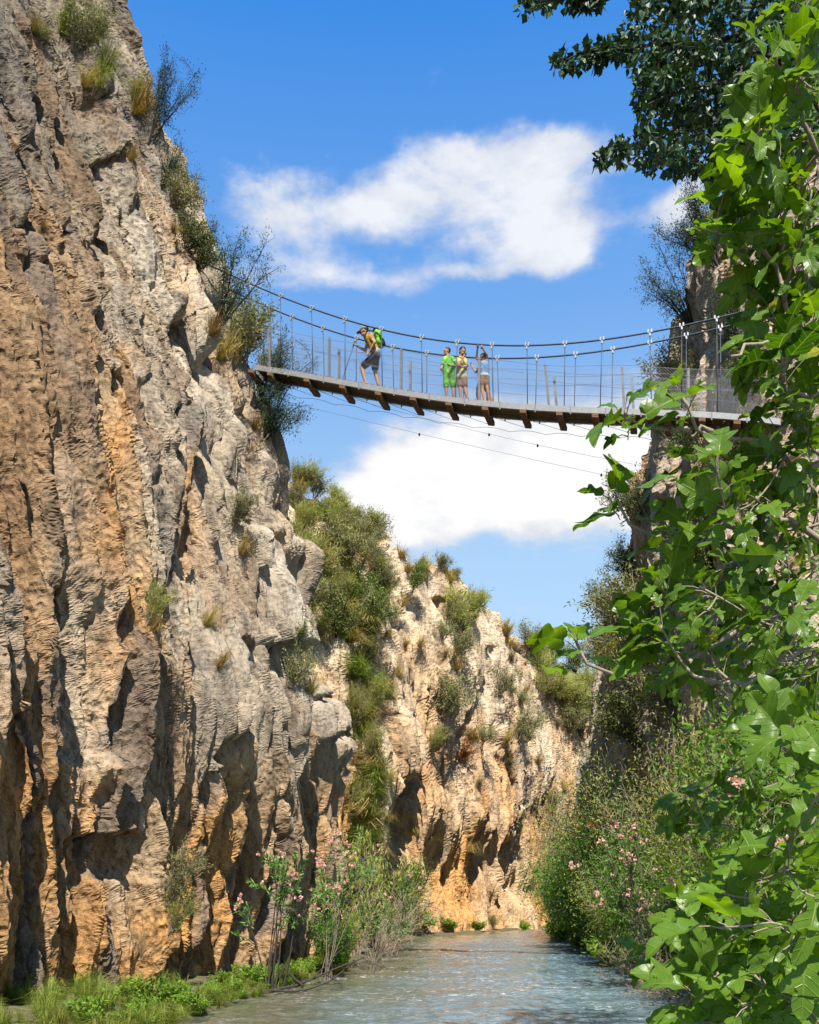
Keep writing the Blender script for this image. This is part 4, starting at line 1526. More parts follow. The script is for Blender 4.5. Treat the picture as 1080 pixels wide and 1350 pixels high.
def make_tuft(seed, n=130, H=.6, W=.5, droop=.5, wd=.012):
    g = np.random.default_rng(seed)
    mb = MB()
    nc = 9
    cl = g.uniform(0, 2 * np.pi, nc)
    az_ = cl[g.integers(0, nc, n)] + g.normal(size=n) * .35
    out_ = np.stack([np.cos(az_), np.sin(az_), 0 * az_], 1)
    r = g.uniform(.05, 1, n)[:, None]
    h = (H * g.uniform(.15, 1.15, n) ** .9 * (1 + .3 * np.sin(3 * az_)))[:, None]
    p0 = out_ * .1 * W * g.uniform(0, 1, n)[:, None]
    p1 = p0 + out_ * r * W * .32 + np.array([0, 0, 1]) * h * .7
    p2 = p0 + out_ * r * W * .8 + np.array([0, 0, 1]) * h * (1 - droop * r)
    s = np.cross(out_, [0, 0, 1]) * wd + g.normal(size=(n, 3)) * wd * .3
    V = np.stack([p0 - s, p0 + s, p1 + s * .8, p1 - s * .8, p2], 1)
    i = np.arange(n)[:, None] * 5
    mb.add(V.reshape(-1, 3), i + np.array([[0, 1, 2, 3]]), np.repeat(g.uniform(0, 1, n), 5))
    mb.f.append(i + np.array([[3, 2, 4]]))
    return mb


PROTO = {}


def proto(kind, variants, fn, leaf, wood='bark'):
    PROTO[kind] = []
    for k in range(variants):
        r = fn(k)
        if isinstance(r, tuple):
            PROTO[kind].append((r[0].mesh('stem'), M[wood], r[1].mesh('foliage'), M[leaf]))
        else:
            PROTO[kind].append((None, None, r.mesh('blades'), M[leaf]))


proto('juniper', 3, lambda k: make_bush(10 + k, 1.6, 1.6, 12, 170, 22, .085, .030, .4, .6, .22, .5), 'juniper', 'dark_bark')
proto('olive', 3, lambda k: make_bush(20 + k, 1.0, 1.3, 16, 150, 15, .075, .022, .6, .5, .30, .5), 'olive', 'twig')
proto('broom', 3, lambda k: make_bush(30 + k, 1.2, 1.2, 22, 190, 14, .095, .018, .9, .30, .35, .35), 'lime_shrub', 'twig')
proto('pine', 2, lambda k: make_bush(40 + k, 2.0, 1.9, 9, 130, 60, .085, .016, .3, .75, .18, .5), 'blue_pine', 'dark_bark')
proto('wispy', 3, lambda k: make_bush(140 + k, 2.0, 1.9, 8, 110, 34, .07, .018, .45, .6, .24, .35, wr=.010), 'blue_pine', 'dark_bark')
proto('bigolive', 2, lambda k: make_bush(150 + k, 5.0, 4.6, 22, 520, 26, .10, .034, .4, .7, .16, .8, wr=.004), 'olive', 'twig')
proto('bigbroom', 2, lambda k: make_bush(160 + k, 5.0, 4.6, 24, 520, 26, .11, .032, .7, .5, .18, .7, wr=.004), 'lime_shrub', 'twig')
proto('bigjuniper', 2, lambda k: make_bush(170 + k, 5.0, 4.6, 22, 540, 28, .10, .036, .35, .7, .14, .8, wr=.004), 'juniper', 'dark_bark')
proto('bigriparian', 2, lambda k: make_bush(180 + k, 5.0, 4.6, 24, 560, 24, .12, .055, .35, .7, .13, .8, wr=.004), 'riparian', 'bark')
proto('dry', 3, lambda k: make_tuft(50 + k, 300, .6, .75, .75, .0036), 'dry_grass')
proto('green', 3, lambda k: make_tuft(60 + k, 300, .6, .7, .5, .0040), 'green_grass')
proto('riparian', 3, lambda k: make_bush(70 + k, 3.0, 3.0, 18, 300, 16, .13, .055, .35, .7, .16, .6), 'riparian', 'bark')
proto('bright', 3, lambda k: make_bush(80 + k, .7, 1.0, 14, 90, 10, .10, .055, .4, .7, .22, .7), 'bright', 'bark')
proto('bare', 2, lambda k: make_bush(90 + k, 1.5, 2.0, 22, 240, 2, .06, .02, .2, .6, .34, .5, wr=.007), 'olive', 'twig')
proto('rust', 1, lambda k: make_bush(97 + k, 1.2, 1.4, 12, 90, 14, .09, .05, .4, .7, .2, .6), 'rust', 'bark')
PH = dict(wispy=2.0, bigolive=5.0, bigbroom=5.0, bigjuniper=5.0, bigriparian=5.0, juniper=1.6, olive=1.0, broom=1.2, pine=2.0, dry=.55, green=.55, riparian=3.0, bright=.7, bare=1.5, rust=1.2)
NAMES = dict(wispy=('wind_bent_shrub', 'shrub'), bigolive=('grey_bush', 'bush'), bigbroom=('yellow_green_bush', 'bush'), bigjuniper=('olive_bush', 'bush'), bigriparian=('bank_bush', 'bush'),
             juniper=('juniper_bush', 'shrub'), olive=('scrub_bush', 'shrub'), broom=('broom_bush', 'shrub'), pine=('pine_tree', 'tree'), dry=('grass_tuft', 'grass tuft'), green=('grass_tuft', 'grass tuft'),
             riparian=('bank_bush', 'bush'), bright=('leafy_plant', 'plant'), bare=('twiggy_bush', 'bush'), rust=('reddish_bush', 'bush'))
pr = random.Random(5)


def plant(kind, loc, h, label, group=None, wide=1.0, lean=None, single=False, var=None):
    sm, wm_, fm, lm = PROTO[kind][pr.randrange(len(PROTO[kind])) if var is None else var]
    nm, cat = NAMES[kind]
    k = h / PH[kind]
    up = Vector((0, 0, 1)) if lean is None else (Vector((0, 0, 1)) + Vector(lean)).normalized()
    rot = up.to_track_quat('Z', 'Y').to_matrix().to_4x4() @ Matrix.Rotation(pr.uniform(0, 6.28), 4, 'Z')
    Mx = Matrix.Translation(Vector(loc)) @ rot @ Matrix.Diagonal((k * wide, k * wide, k, 1))
    if sm is None:
        o = link(nm, fm, lm)
        tag(o, label, cat, group)
        o.matrix_world = Mx
        return o
    o = thing(nm, label, cat, (0, 0, 0), group)
    o.matrix_world = Mx
    parts = ('trunk', 'crown') if kind == 'pine' else ('stem', 'foliage')
    if not single:
        link(parts[0], sm, wm_, o)
    link(parts[1], fm, lm, o)
    return o


def on_rock(kind, surf, px, py, hpx, label, group=None, wide=1.0, lean=.55, var=None, tol=9, sink=.05):
    p, n = rooted(surf, px, py, tol)
    h = hpx * p[1] / F * (.72 if kind in ('dry', 'green') and surf == 'near cliff' else 1)
    p[:2] -= n * sink * h
    return plant(kind, p, h, label, group, wide, (n[0] * lean, n[1] * lean, 0), False, var)


G1 = 'shrubs along the skyline edge of the near cliff'
for a in [
    ('wispy', 'near cliff', 210, 185, 118, 'thin wind-bent shrub on the skyline near the top of the left cliff', G1, .75, .55),
    ('wispy', 'near cliff', 222, 240, 70, 'grey feathery shrub just under the wind-bent shrub', G1, 1.1, .9),
    ('olive', 'near cliff', 238, 272, 50, 'sparse grey shrub between the feathery shrub and the dense olive bush', G1, 1.2, .9),
    ('juniper', 'near cliff', 252, 322, 62, 'dense olive bush on the cliff edge above the cable anchors', G1, 1.0, .7),
    ('juniper', 'near cliff', 270, 352, 52, 'dark rounded bush where the cables meet the left cliff', G1, 1.0, .8),
    ('wispy', 'near cliff', 300, 425, 125, 'tall blue green shrub behind the cables at the left end of the bridge', G1, .9, .6),
    ('olive', 'near cliff', 318, 478, 84, 'thick bush hiding the left end of the bridge deck', G1, .85, .45),
    ('olive', 'near cliff', 330, 478, 76, 'grey green scrub in front of the left end of the deck', G1, 1.0, .4),
    ('pine', 'near cliff', 360, 575, 100, 'dark pine leaning out just below the left end of the bridge', G1, 1.05, .75),
    ('wispy', 'near cliff', 352, 545, 110, 'sparse dark shrub against the sky under the first crossbeams', G1, .9, .9),
    ('dry', 'near cliff', 286, 440, 46, 'yellow grass tuft on the ledge left of the bridge end', None, 1.0, .5),
    ('dry', 'near cliff', 298, 470, 60, 'long straw coloured grass hanging below the ledge left of the bridge', None, .8, .9),
    ('dry', 'near cliff', 192, 128, 44, 'brown grass clump on the skyline high on the left cliff', None, 1.0, .7),
    ('dry', 'near cliff', 185, 150, 60, 'straw grass trailing below the skyline clump', None, .8, .8),
    ('green', 'near cliff', 178, 125, 46, 'green grass clump beside the brown clump high on the cliff', None, 1.0, .7),
    ('olive', 'near cliff', 100, 60, 62, 'pale scrub growing in the cleft at the top of the left cliff', None, 1.0, .6),
    ('green', 'near cliff', 88, 40, 56, 'grassy tuft at the very top of the left cliff', None, .9, .6),
    ('green', 'near cliff', 132, 90, 56, 'upright green grass tuft in the upper cleft', None, .9, .6),
    ('olive', 'near cliff', 118, 48, 44, 'small grey scrub beside the topmost tuft', None, 1.0, .6),
    ('broom', 'near cliff', 128, 132, 42, 'bright green sprig bush under the upper cleft', None, .9, .6),
    ('dry', 'near cliff', 52, 45, 34, 'small dry tuft at the upper left of the cliff', None, 1.2, .6),
    ('olive', 'near cliff', 58, 52, 22, 'tiny green scrub beside the small dry tuft', None, 1.3, .6),
    ('dry', 'near cliff', 112, 118, 40, 'drooping dry tuft in the dark cleft', None, 1.0, .9),
    ('dry', 'near cliff', 176, 205, 34, 'thin straw tuft on the pale slab below the skyline', None, .8, .6),
    ('broom', 'near cliff', 198, 815, 56, 'green broom sprouting half way up the left cliff', None, .9, .5),
    ('dry', 'near cliff', 210, 828, 42, 'dry grass under the broom half way up the left cliff', None, .8, .7),
    ('dry', 'near cliff', 278, 820, 44, 'straw tuft on the slab right of the broom', None, .8, .7),
    ('dry', 'near cliff', 292, 872, 40, 'drooping straw tuft above the jutting grey slab', None, .8, .8),
    ('olive', 'near cliff', 384, 905, 58, 'grey shrub in the crack beside the jutting block', None, .8, .6),
    ('juniper', 'near cliff', 392, 860, 44, 'dark little bush over the crack beside the jutting block', None, .9, .6),
    ('dry', 'near cliff', 418, 915, 42, 'dry tuft on the face of the jutting block', None, .8, .6),
    ('olive', 'near cliff', 316, 700, 52, 'pale scrub in the leaning crack of the left cliff', None, .9, .6),
    ('dry', 'near cliff', 326, 728, 40, 'straw tuft below the scrub in the leaning crack', None, .9, .8),
    ('olive', 'near cliff', 228, 1165, 66, 'thin grey green shrub low on the left cliff', None, .8, .7),
    ('broom', 'near cliff', 222, 1240, 60, 'spindly shrub just above the bank plants', None, .7, .6),
    ('olive', 'near cliff', 214, 1200, 50, 'grey twiggy shrub between the two low cliff shrubs', None, .8, .6),
    ('bare', 'near cliff', 196, 1270, 56, 'leafless twigs at the foot of the left cliff', None, .7, .6),
    ('dry', 'near cliff', 60, 300, 22, 'tiny dry sprig on the rough rock at the far left', None, .9, .6),
    ('dry', 'near cliff', 340, 560, 34, 'dry tuft on the rock right under the bridge end', None, .9, .7),
    ('olive', 'near cliff', 352, 500, 50, 'small scrub on the rock lip at the deck end', None, 1.0, .6),
    ('dry', 'near cliff', 232, 300, 28, 'straw tuft on the edge below the feathery shrub', None, .9, .7),
]:
    on_rock(*a)

# the gully between the two cliffs and the face beyond
GG = 'bushes in the green gully between the two cliffs'
gl = [('broom', 412, 640, 78, 1.1), ('broom', 398, 700, 80, 1.2), ('broom', 440, 690, 66, 1.2), ('olive', 468, 690, 50, 1.3), ('broom', 420, 760, 74, 1.1), ('olive', 455, 745, 66, 1.3), ('juniper', 470, 790, 76, 1.1), ('juniper', 492, 830, 84, 1.0),
      ('juniper', 450, 835, 80, 1.0), ('olive', 400, 800, 70, 1.0), ('juniper', 478, 880, 66, .9), ('olive', 425, 600, 52, 1.2), ('broom', 405, 610, 44, 1.2), ('broom', 470, 960, 70, .8), ('broom', 482, 1020, 76, .8), ('broom', 470, 1080, 74, .8),
      ('broom', 492, 935, 60, .8), ('juniper', 432, 800, 60, 1.0), ('olive', 485, 740, 46, 1.2), ('broom', 455, 650, 44, 1.3), ('olive', 440, 722, 54, 1.3), ('broom', 383, 745, 60, 1.0), ('olive', 390, 660, 56, 1.1), ('broom', 475, 1140, 66, .9), ('broom', 488, 1180, 50, .9), ('olive', 500, 770, 44, 1.2)]
GL = dict(broom='yellow green broom bush crowding the gully between the cliffs', olive='pale grey scrub bush crowding the gully between the cliffs', juniper='dark olive juniper bush crowding the gully between the cliffs')
gr_ = random.Random(4)
for k in range(30):
    y = gr_.uniform(640, 850)
    x = gr_.uniform(385, np.interp(y, [640, 700, 780, 860], [440, 495, 520, 500]))
    gl.append((gr_.choice(['broom', 'broom', 'olive', 'broom', 'juniper']), x, y, gr_.uniform(36, 62), gr_.uniform(1.0, 1.4)))
for k in range(60):
    y = gr_.uniform(630, 1150)
    lo, hi_ = (385, np.interp(y, [630, 700, 780, 860], [430, 490, 520, 500])) if y < 860 else (462, 500)
    gl.append((gr_.choice(['green', 'green', 'dry']), gr_.uniform(lo, hi_), y, gr_.uniform(26, 44), gr_.uniform(1.1, 1.6)))
GL['green'] = 'tuft of long yellow green grass in the gully between the cliffs'
GL['dry'] = 'tuft of dry straw grass in the gully between the cliffs'
for kind, x, y, h, w in gl:
    on_rock(kind, 'far cliff', x, y, h * (.55 if y < 705 else .8), GL[kind], GG, w, .45, tol=8)

GF = 'scrub dotted over the far cliff'
for a in [
    ('juniper', 548, 788, 50, 'dark round bush standing alone on the upper far cliff', GF, .8, .5), ('broom', 600, 830, 56, 'large bush on the ledge in the middle of the far cliff top', GF, 1.1, .5),
    ('olive', 606, 868, 44, 'dark bush just under the large ledge bush', GF, 1.0, .5), ('olive', 590, 945, 62, 'grey shrub on the middle of the far cliff face', GF, 1.0, .6), ('broom', 574, 990, 30, 'bright sprig on the far cliff face above the big cave', GF, 1.0, .6),
    ('rust', 612, 1000, 34, 'reddish withered shrub on the far cliff face', GF, .9, .6), ('olive', 655, 915, 40, 'grey shrub on the upper right of the far cliff', GF, 1.0, .6), ('olive', 690, 975, 54, 'pale shrub on the right part of the far cliff face', GF, .8, .6),
    ('olive', 700, 860, 34, 'scrub on the skyline at the low right end of the far cliff', GF, 1.4, .4), ('broom', 625, 815, 40, 'yellow green shrub on the skyline beside the large ledge bush', GF, 1.2, .4),
]:
    on_rock(a[0], 'far cliff', *a[1:], tol=8)
fr_ = random.Random(12)
px_, py_, V_, n_ = SURF['far cliff']
for kind, lb, cnt, hr_ in (('dry', 'small straw grass tuft on the pale face of the far cliff', 30, (12, 24)), ('olive', 'small grey scrub bush on the pale face of the far cliff', 16, (12, 24)), ('dry', 'straw grass tuft along the skyline of the far cliff', 14, (11, 20)), ('olive', 'low scrub bush along the skyline of the far cliff', 7, (12, 22)), ('broom', 'low yellow green bush along the skyline of the far cliff', 4, (14, 24))):
    for k in range(cnt):
        x = fr_.uniform(500, 752)
        sky_y = np.interp(x, [385, 430, 500, 560, 640, 720, 755], [600, 625, 690, 742, 806, 856, 930])
        if 'skyline' in lb:
            col_ = np.abs(px_ - x) < 3
            y = py_[col_].min() + fr_.uniform(2, 16) if col_.any() else sky_y
        else:
            y = sky_y + 20 + (1120 - sky_y) * fr_.uniform(0, 1) ** 1.6
        on_rock(kind, 'far cliff', x, y, fr_.uniform(*hr_), lb, GF, fr_.uniform(.9, 1.5), .5, tol=5)

for k in range(16):
    x = fr_.uniform(716, 782)
    col_ = np.abs(px_ - x) < 3
    y = py_[col_].min() + fr_.uniform(0, 46) if col_.any() else 900
    on_rock(fr_.choice(['broom', 'broom', 'olive']), 'far cliff', x, y, fr_.uniform(22, 42), 'soft green bush covering the low right end of the far cliff', 'bushes over the low right end of the far cliff', 1.3, .4, tol=6)

# the foot of the far cliff and the left bank
GB = 'plants along the left bank'


def bank_z(x, y):
    u = left_edge(y) - x
    return max(0.0, .10 * min(1, u * 4)) + .03 * max(u, 0)


for k, (px, py, h, kind) in enumerate([(520, 1238, 34, 'riparian'), (548, 1234, 44, 'broom'), (545, 1180, 60, 'riparian'), (600, 1226, 18, 'bright'), (640, 1224, 16, 'bright'), (660, 1226, 18, 'broom'), (700, 1222, 14, 'bright'), (530, 1215, 66, 'broom'), (570, 1226, 24, 'bright')]):
    on_rock(kind, 'far cliff', px, py, h, ['bushy green clump in the water by the foot of the far cliff', 'yellow green bush at the foot of the far cliff', 'tall green bush against the cave of the far cliff', 'small bright plant at the waterline below the far cliff',
            'small bright plant at the waterline below the far cliff', 'little broom at the waterline of the far cliff', 'small bright plant at the waterline below the far cliff', 'tall broom beside the cave of the far cliff', 'small bright plant at the waterline below the far cliff'][k],
            'plants at the foot of the far cliff' if kind == 'bright' else None, 1.2, .3, tol=12)
lr = random.Random(31)
for k in range(64):
    Y = lr.uniform(12.2, 24)
    u = lr.uniform(.05, .9) ** 1.2
    x = left_edge(Y) - u
    plant('bright', (x, Y, bank_z(x, Y) - .02), lr.choice([.15, .2, .3, .35, .5]), 'bright green leafy plant crowding the left bank at the cliff foot', GB, lr.uniform(.9, 1.3))
for k in range(70):
    Y = lr.uniform(11.2, 17)
    x = left_edge(Y) - lr.uniform(.7, 3.0)
    plant('green', (x, Y, bank_z(x, Y)), lr.uniform(.18, .40), 'yellow green grass tuft on the left bank below the flake of rock', 'grass tufts on the left bank', lr.uniform(.9, 1.4))
for k in range(70):
    Y = lr.uniform(11.5, 25) if k < 50 else lr.uniform(11.2, 14)
    x = left_edge(Y) - lr.uniform(-.05, .3)
    plant('green', (x, Y, bank_z(x, Y) - .02), lr.uniform(.14, .34), 'short bright grass tuft along the left waterline', 'waterline grass on the left bank', lr.uniform(1.0, 1.7))
for k, (x, Y, h, kind, w, lb) in enumerate([
        (-1.9, 23.6, 1.7, 'riparian', .9, 'green bush behind the flowering oleander on the left bank'), (-1.7, 25.3, 1.5, 'broom', 1.0, 'yellow green bush at the corner of the near cliff'), (-1.0, 27.8, 1.6, 'bare', 1.1, 'grey leafless bush hanging over the water past the oleander'),
        (-.6, 30.5, 2.3, 'bare', 1.1, 'tall grey twiggy bush over the water at the river bend'), (-.7, 33.5, 2.7, 'broom', 1.0, 'tall yellow green bush beyond the grey twiggy bush'), (-.5, 37, 2.4, 'bare', 1.1, 'farthest grey twiggy bush on the left bank'),
        (-.9, 40, 2.8, 'riparian', .8, 'leafy bush in front of the gully foot'), (-1.6, 29, 3.2, 'broom', .7, 'upright broom against the corner of the near cliff'), (-.4, 42.5, 1.4, 'riparian', 1.0, 'low round bush at the waterline before the cave'),
        (-1.2, 35.5, 3.4, 'riparian', .6, 'slim leafy bush in the mouth of the gully')]):
    plant(kind, (x, Y, .05), h, lb, None, w)


# ---- oleanders: fanned stems, lance leaves in whorls, pink flower heads
FLOWER = []
for k in range(4):
    g = np.random.default_rng(300 + k)
    fl = MB()
    for q in range(2):
        c = g.normal(size=3) * .022
        leaves(fl, np.repeat(c[None], 6, 0), g.normal(size=(6, 3)) + np.array([0, 0, .6]), .05, .046, g.uniform(.2, 1, 6), .2, g)
    FLOWER.append(fl.mesh('flower'))


def oleander(loc, H, W, nst, label, seed, lean=(0, 0), nl=34, low=.45, heads=1.0, group=None):
    g = np.random.default_rng(seed)
    o = thing('oleander_bush', label, 'flowering bush', loc, group)
    st_, lf, heads_at = MB(), MB(), []
    for k in range(nst):
        a = g.uniform(0, 2 * np.pi)
        r = W / 2 * math.sqrt(g.uniform(0, 1))
        h = H * g.uniform(.7, 1.05) * (1 - .25 * (r / (W / 2)) ** 2)
        e = np.array([math.cos(a) * r + lean[0] * h / H, math.sin(a) * r * .8 + lean[1] * h / H, h])
        b0 = np.array([g.normal() * .06 * W, g.normal() * .06 * W, -.1])
        m = b0 * .5 + e * np.array([.35, .35, .5]) + g.normal(size=3) * .05 * H
        t = np.linspace(0, 1, 7)[:, None]
        P = (1 - t) ** 2 * b0 + 2 * t * (1 - t) * m + t * t * e
        st_.tube(P, np.linspace(.020 if seed == 1 else .013, .005, 7) * (H / 3) ** .5, 5, False)
        tops = [(P[-1], P[-1] - P[-2])]
        for q in range(3):
            i = g.integers(3, 6)
            d = (P[i + 1] - P[i])
            d = d / np.linalg.norm(d) + g.normal(size=3) * .45
            d /= np.linalg.norm(d)
            tp = P[i] + d * H * g.uniform(.14, .28)
            st_.tube(np.array([P[i], (P[i] + tp) / 2 + g.normal(size=3) * .02, tp]), [.009, .007, .005], 4, False)
            tops.append((tp, d))
        for tp, d in tops:
            d = d / np.linalg.norm(d)
            n = int(nl * 1.6 * g.uniform(.6, 1.3))
            u = g.uniform(0, 1, n)
            pos = tp - d * (u[:, None] * H * .16)
            leaves(lf, pos, d * .7 + g.normal(size=(n, 3)) * .6, g.uniform(.10, .17, n), g.uniform(.024, .034, n), g.uniform(0, .5, n) + g.uniform(0, .5), .2, g)
            if g.uniform() < .55 * heads and tp[2] > low * H:
                for q in range(g.integers(2, 5)):
                    heads_at.append(tp + d * .05 + g.normal(size=3) * .055)
    st_.build('stem', M['dark_bark'] if seed == 1 else M['bark'], o)
    lf.build('foliage', M['oleander'], o)
    for p in heads_at[:95]:
        f = link('flower', FLOWER[g.integers(4)], M['pink'], o)
        f.location = p
        f.rotation_euler = g.uniform(0, 6.28, 3)
    return o


oleander((-2.62, 18.8, .05), 2.9, 1.7, 8, 'pink flowering oleander with dark bare stems on the left bank', 1, (.35, .2), 24, .45, 1.3)
oleander((-1.75, 21.6, .05), 3.2, 1.7, 9, 'taller pink oleander against the cliff corner on the left bank', 2, (.45, .1), 24, .4, 1.1)
oleander((-1.05, 24.4, .05), 2.5, 1.6, 8, 'small oleander leaning over the river with few flowers', 3, (.75, 0), 20, .5, .7)
oleander((4.75, 19.0, .1), 3.1, 2.0, 14, 'full pink oleander hanging over the river on the right bank', 5, (-.75, -.3), 26, .4, 1.5)
oleander((7.35, 49, .1), 4.3, 3.0, 9, 'far pink oleander by the water at the end of the river', 6, (-.5, 0), 22, .4, 1.2)
oleander((3.75, 8.6, .3), 3.4, 1.7, 10, 'shaded pink oleander among the fig leaves at the right edge', 7, (.2, 0), 26, .3, 1.2)
oleander((4.9, 11.5, .3), 3.6, 1.8, 10, 'pink oleander half buried in the dark bushes on the right bank', 8, (.1, 0), 26, .3, 1.0)

# driftwood leaning out over the water on the left
dr = MB()
for pts, r0 in (([(-2.75, 18.2, .02), (-2.2, 18.6, .12), (-1.6, 19.0, .35), (-.9, 19.5, .62)], .035), ([(-2.7, 18.0, .1), (-2.0, 18.5, .03), (-1.5, 18.9, .2), (-1.1, 19.6, .55)], .028), ([(-2.0, 18.55, .1), (-2.5, 18.9, .55), (-2.75, 19.0, .75)], .022),
                ([(-1.6, 19.0, .3), (-1.3, 18.8, .15), (-1.25, 18.7, -.1)], .014), ([(-1.2, 19.3, .5), (-.7, 19.2, .5), (-.4, 19.0, .42)], .012), ([(-1.9, 18.7, .22), (-1.5, 19.5, .6), (-1.1, 20.0, 1.0)], .014)):
    P, _ = np.array(pts), 0
    t = np.linspace(0, len(P) - 1, 12)
    Q = np.stack([np.interp(t, np.arange(len(P)), P[:, q]) for q in range(3)], 1) + RNG.normal(size=(12, 3)) * .012
    dr.tube(Q, np.linspace(r0, r0 * .35, 12), 6)
tag(dr.build('driftwood', M['dark_bark'], smooth=True), 'fallen grey branches lying across the water by the left oleander', 'driftwood')

# ---- right bank: bushes from the water up to the cliff
GR = 'bushes massed on the right bank'
rb = [(5.6, 22.5, 2.6, 'riparian', 1.0), (6.2, 25, 4.0, 'riparian', .9), (6.0, 28.5, 3.2, 'broom', 1.1), (6.4, 32, 4.2, 'riparian', 1.1), (6.6, 36, 4.6, 'riparian', 1.1), (7.1, 40, 4.4, 'broom', 1.0), (7.2, 44, 4.6, 'olive', 1.0), (7.8, 47.5, 4.0, 'riparian', 1.1), (7.9, 51, 4.2, 'broom', 1.0),
      (5.2, 15.5, 3.0, 'riparian', 1.0), (5.9, 17.5, 4.6, 'broom', .9), (6.6, 19.5, 5.4, 'riparian', .8), (5.6, 13.2, 4.4, 'riparian', .9), (6.6, 14.8, 6.2, 'riparian', .9), (7.6, 17.0, 7.0, 'riparian', .8), (4.7, 11.6, 2.8, 'riparian', 1.0), (5.6, 10.6, 5.0, 'riparian', .9),
      (4.2, 9.4, 2.4, 'riparian', 1.0), (4.9, 8.6, 4.4, 'riparian', .9), (3.7, 7.4, 2.0, 'riparian', 1.0), (4.4, 7.0, 3.6, 'riparian', .9), (3.2, 6.0, 1.5, 'riparian', 1.0), (7.2, 22.5, 6.0, 'broom', .9), (6.9, 26.5, 6.4, 'olive', .9), (7.2, 30, 6.0, 'riparian', .9), (7.6, 34, 7.0, 'broom', .9),
      (8.0, 38.5, 7.4, 'juniper', .8), (8.4, 43, 7.6, 'olive', .9), (9.4, 53, 7.0, 'olive', 1.0), (9.0, 48, 8.4, 'broom', .9)]
RL = dict(riparian='leafy green bush in the thicket on the right bank', broom='yellow green bush in the thicket on the right bank', juniper='dark olive bush in the thicket on the right bank', olive='pale grey green bush in the thicket on the right bank')
for x, y, h, kind, w in rb:
    plant('big' + kind if h > 2.5 else kind, (x, y, .05 + .2 * max(0, x - right_edge(y))), h, RL[kind], GR, w)
plant('rust', (6.05, 30.0, 3.3), 1.3, 'orange tinted bush above the oleander on the right bank', None, 1.2)
plant('bare', (4.75, 17.2, .05), 1.1, 'bare grey branches trailing in the water at the right bank', None, 1.2, (-.9, -.1, 0))
plant('bare', (4.85, 20.6, .05), 1.2, 'bare grey branches under the right oleander', None, 1.3, (-.9, -.3, 0))
for k in range(16):
    Y = lr.uniform(13, 50)
    plant('bright', (right_edge(Y) + lr.uniform(-.05, .4), Y, .05), lr.uniform(.5, 1.0), 'bright leafy plant at the waterline of the right bank', 'waterline plants on the right bank', 1.3)

# shrubs and pines on the right cliff and the hill behind
for a in [
    ('wispy', 900, 430, 120, 'thin blue green shrub hanging from the edge of the right cliff', None, .8, .5), ('pine', 935, 345, 120, 'tall pine at the top of the right cliff behind the fig leaves', None, .9, .5), ('wispy', 965, 470, 110, 'thin shrub on the right cliff face above the deck', None, .9, .6),
    ('juniper', 985, 520, 70, 'dark bush on the right cliff where the cables end', None, 1.0, .6), ('olive', 885, 520, 66, 'grey scrub on the rock just above the right end of the deck', None, 1.2, .5), ('olive', 905, 500, 40, 'dark bush at the right cliff edge beside the last suspenders', None, 1.0, .7),
    ('juniper', 910, 590, 66, 'dark bush on the cliff just under the right end of the deck', None, 1.0, .6), ('olive', 870, 570, 46, 'pale scrub on the right cliff edge below the deck', None, 1.0, .6), ('olive', 845, 690, 84, 'grey bush on the right cliff edge half way down', None, 1.0, .6),
    ('juniper', 830, 770, 60, 'small bush low on the skyline of the right cliff', None, .9, .6), ('juniper', 806, 815, 70, 'round juniper on the skyline at the low end of the right cliff', None, .75, .5), ('olive', 815, 850, 80, 'pale scrub below the round juniper', None, 1.2, .5),
    ('olive', 835, 830, 90, 'pale scrub on the slope under the right cliff', None, 1.1, .5), ('broom', 800, 900, 80, 'yellow green bush on the slope under the round juniper', None, 1.1, .5), ('juniper', 860, 900, 90, 'dark bush on the shaded right cliff', None, 1.0, .5),
    ('olive', 880, 960, 120, 'big pale bush on the shaded right cliff', None, 1.0, .5), ('juniper', 840, 1000, 110, 'dark olive bush low on the shaded right cliff', None, 1.0, .5), ('olive', 960, 640, 80, 'scrub patch on the right cliff behind the fig branches', None, 1.2, .5), ('juniper', 930, 760, 100, 'dark scrub on the right cliff behind the fig branches', None, 1.1, .5),
]:
    on_rock(a[0], 'right cliff', *a[1:], tol=10)
hr2 = random.Random(77)
hill_px = []
for k in range(90):
    x, y = hr2.uniform(6, 34), hr2.uniform(80, 106)
    z = -1 + 27 * float(sstep(78, 104, y - .1 * x + 4 * fbm(np.array(x * .06), np.array(y * .06), 3, 401))) + 1.5 * float(fbm(np.array(x * .2), np.array(y * .2), 4, 402) * sstep(78, 90, y))
    kd = hr2.choice(['broom', 'broom', 'olive', 'juniper'])
    plant(kd, (x, y, z), hr2.uniform(1.6, 3.2), {'broom': 'yellow green bush on the hazy hillside beyond the bend', 'olive': 'pale scrub bush on the hazy hillside beyond the bend', 'juniper': 'dark bush on the hazy hillside beyond the bend'}[kd], 'bushes on the far hillside', 1.3)
# ------------------------------------------------------------------ fig tree and poplar
def inpoly(x, y, poly):
    r = False
    n = len(poly)
    for i in range(n):
        x0, y0 = poly[i]
        x1, y1 = poly[(i + 1) % n]
        if (y0 > y) != (y1 > y) and x < (x1 - x0) * (y - y0) / (y1 - y0) + x0:
            r = not r
    return r


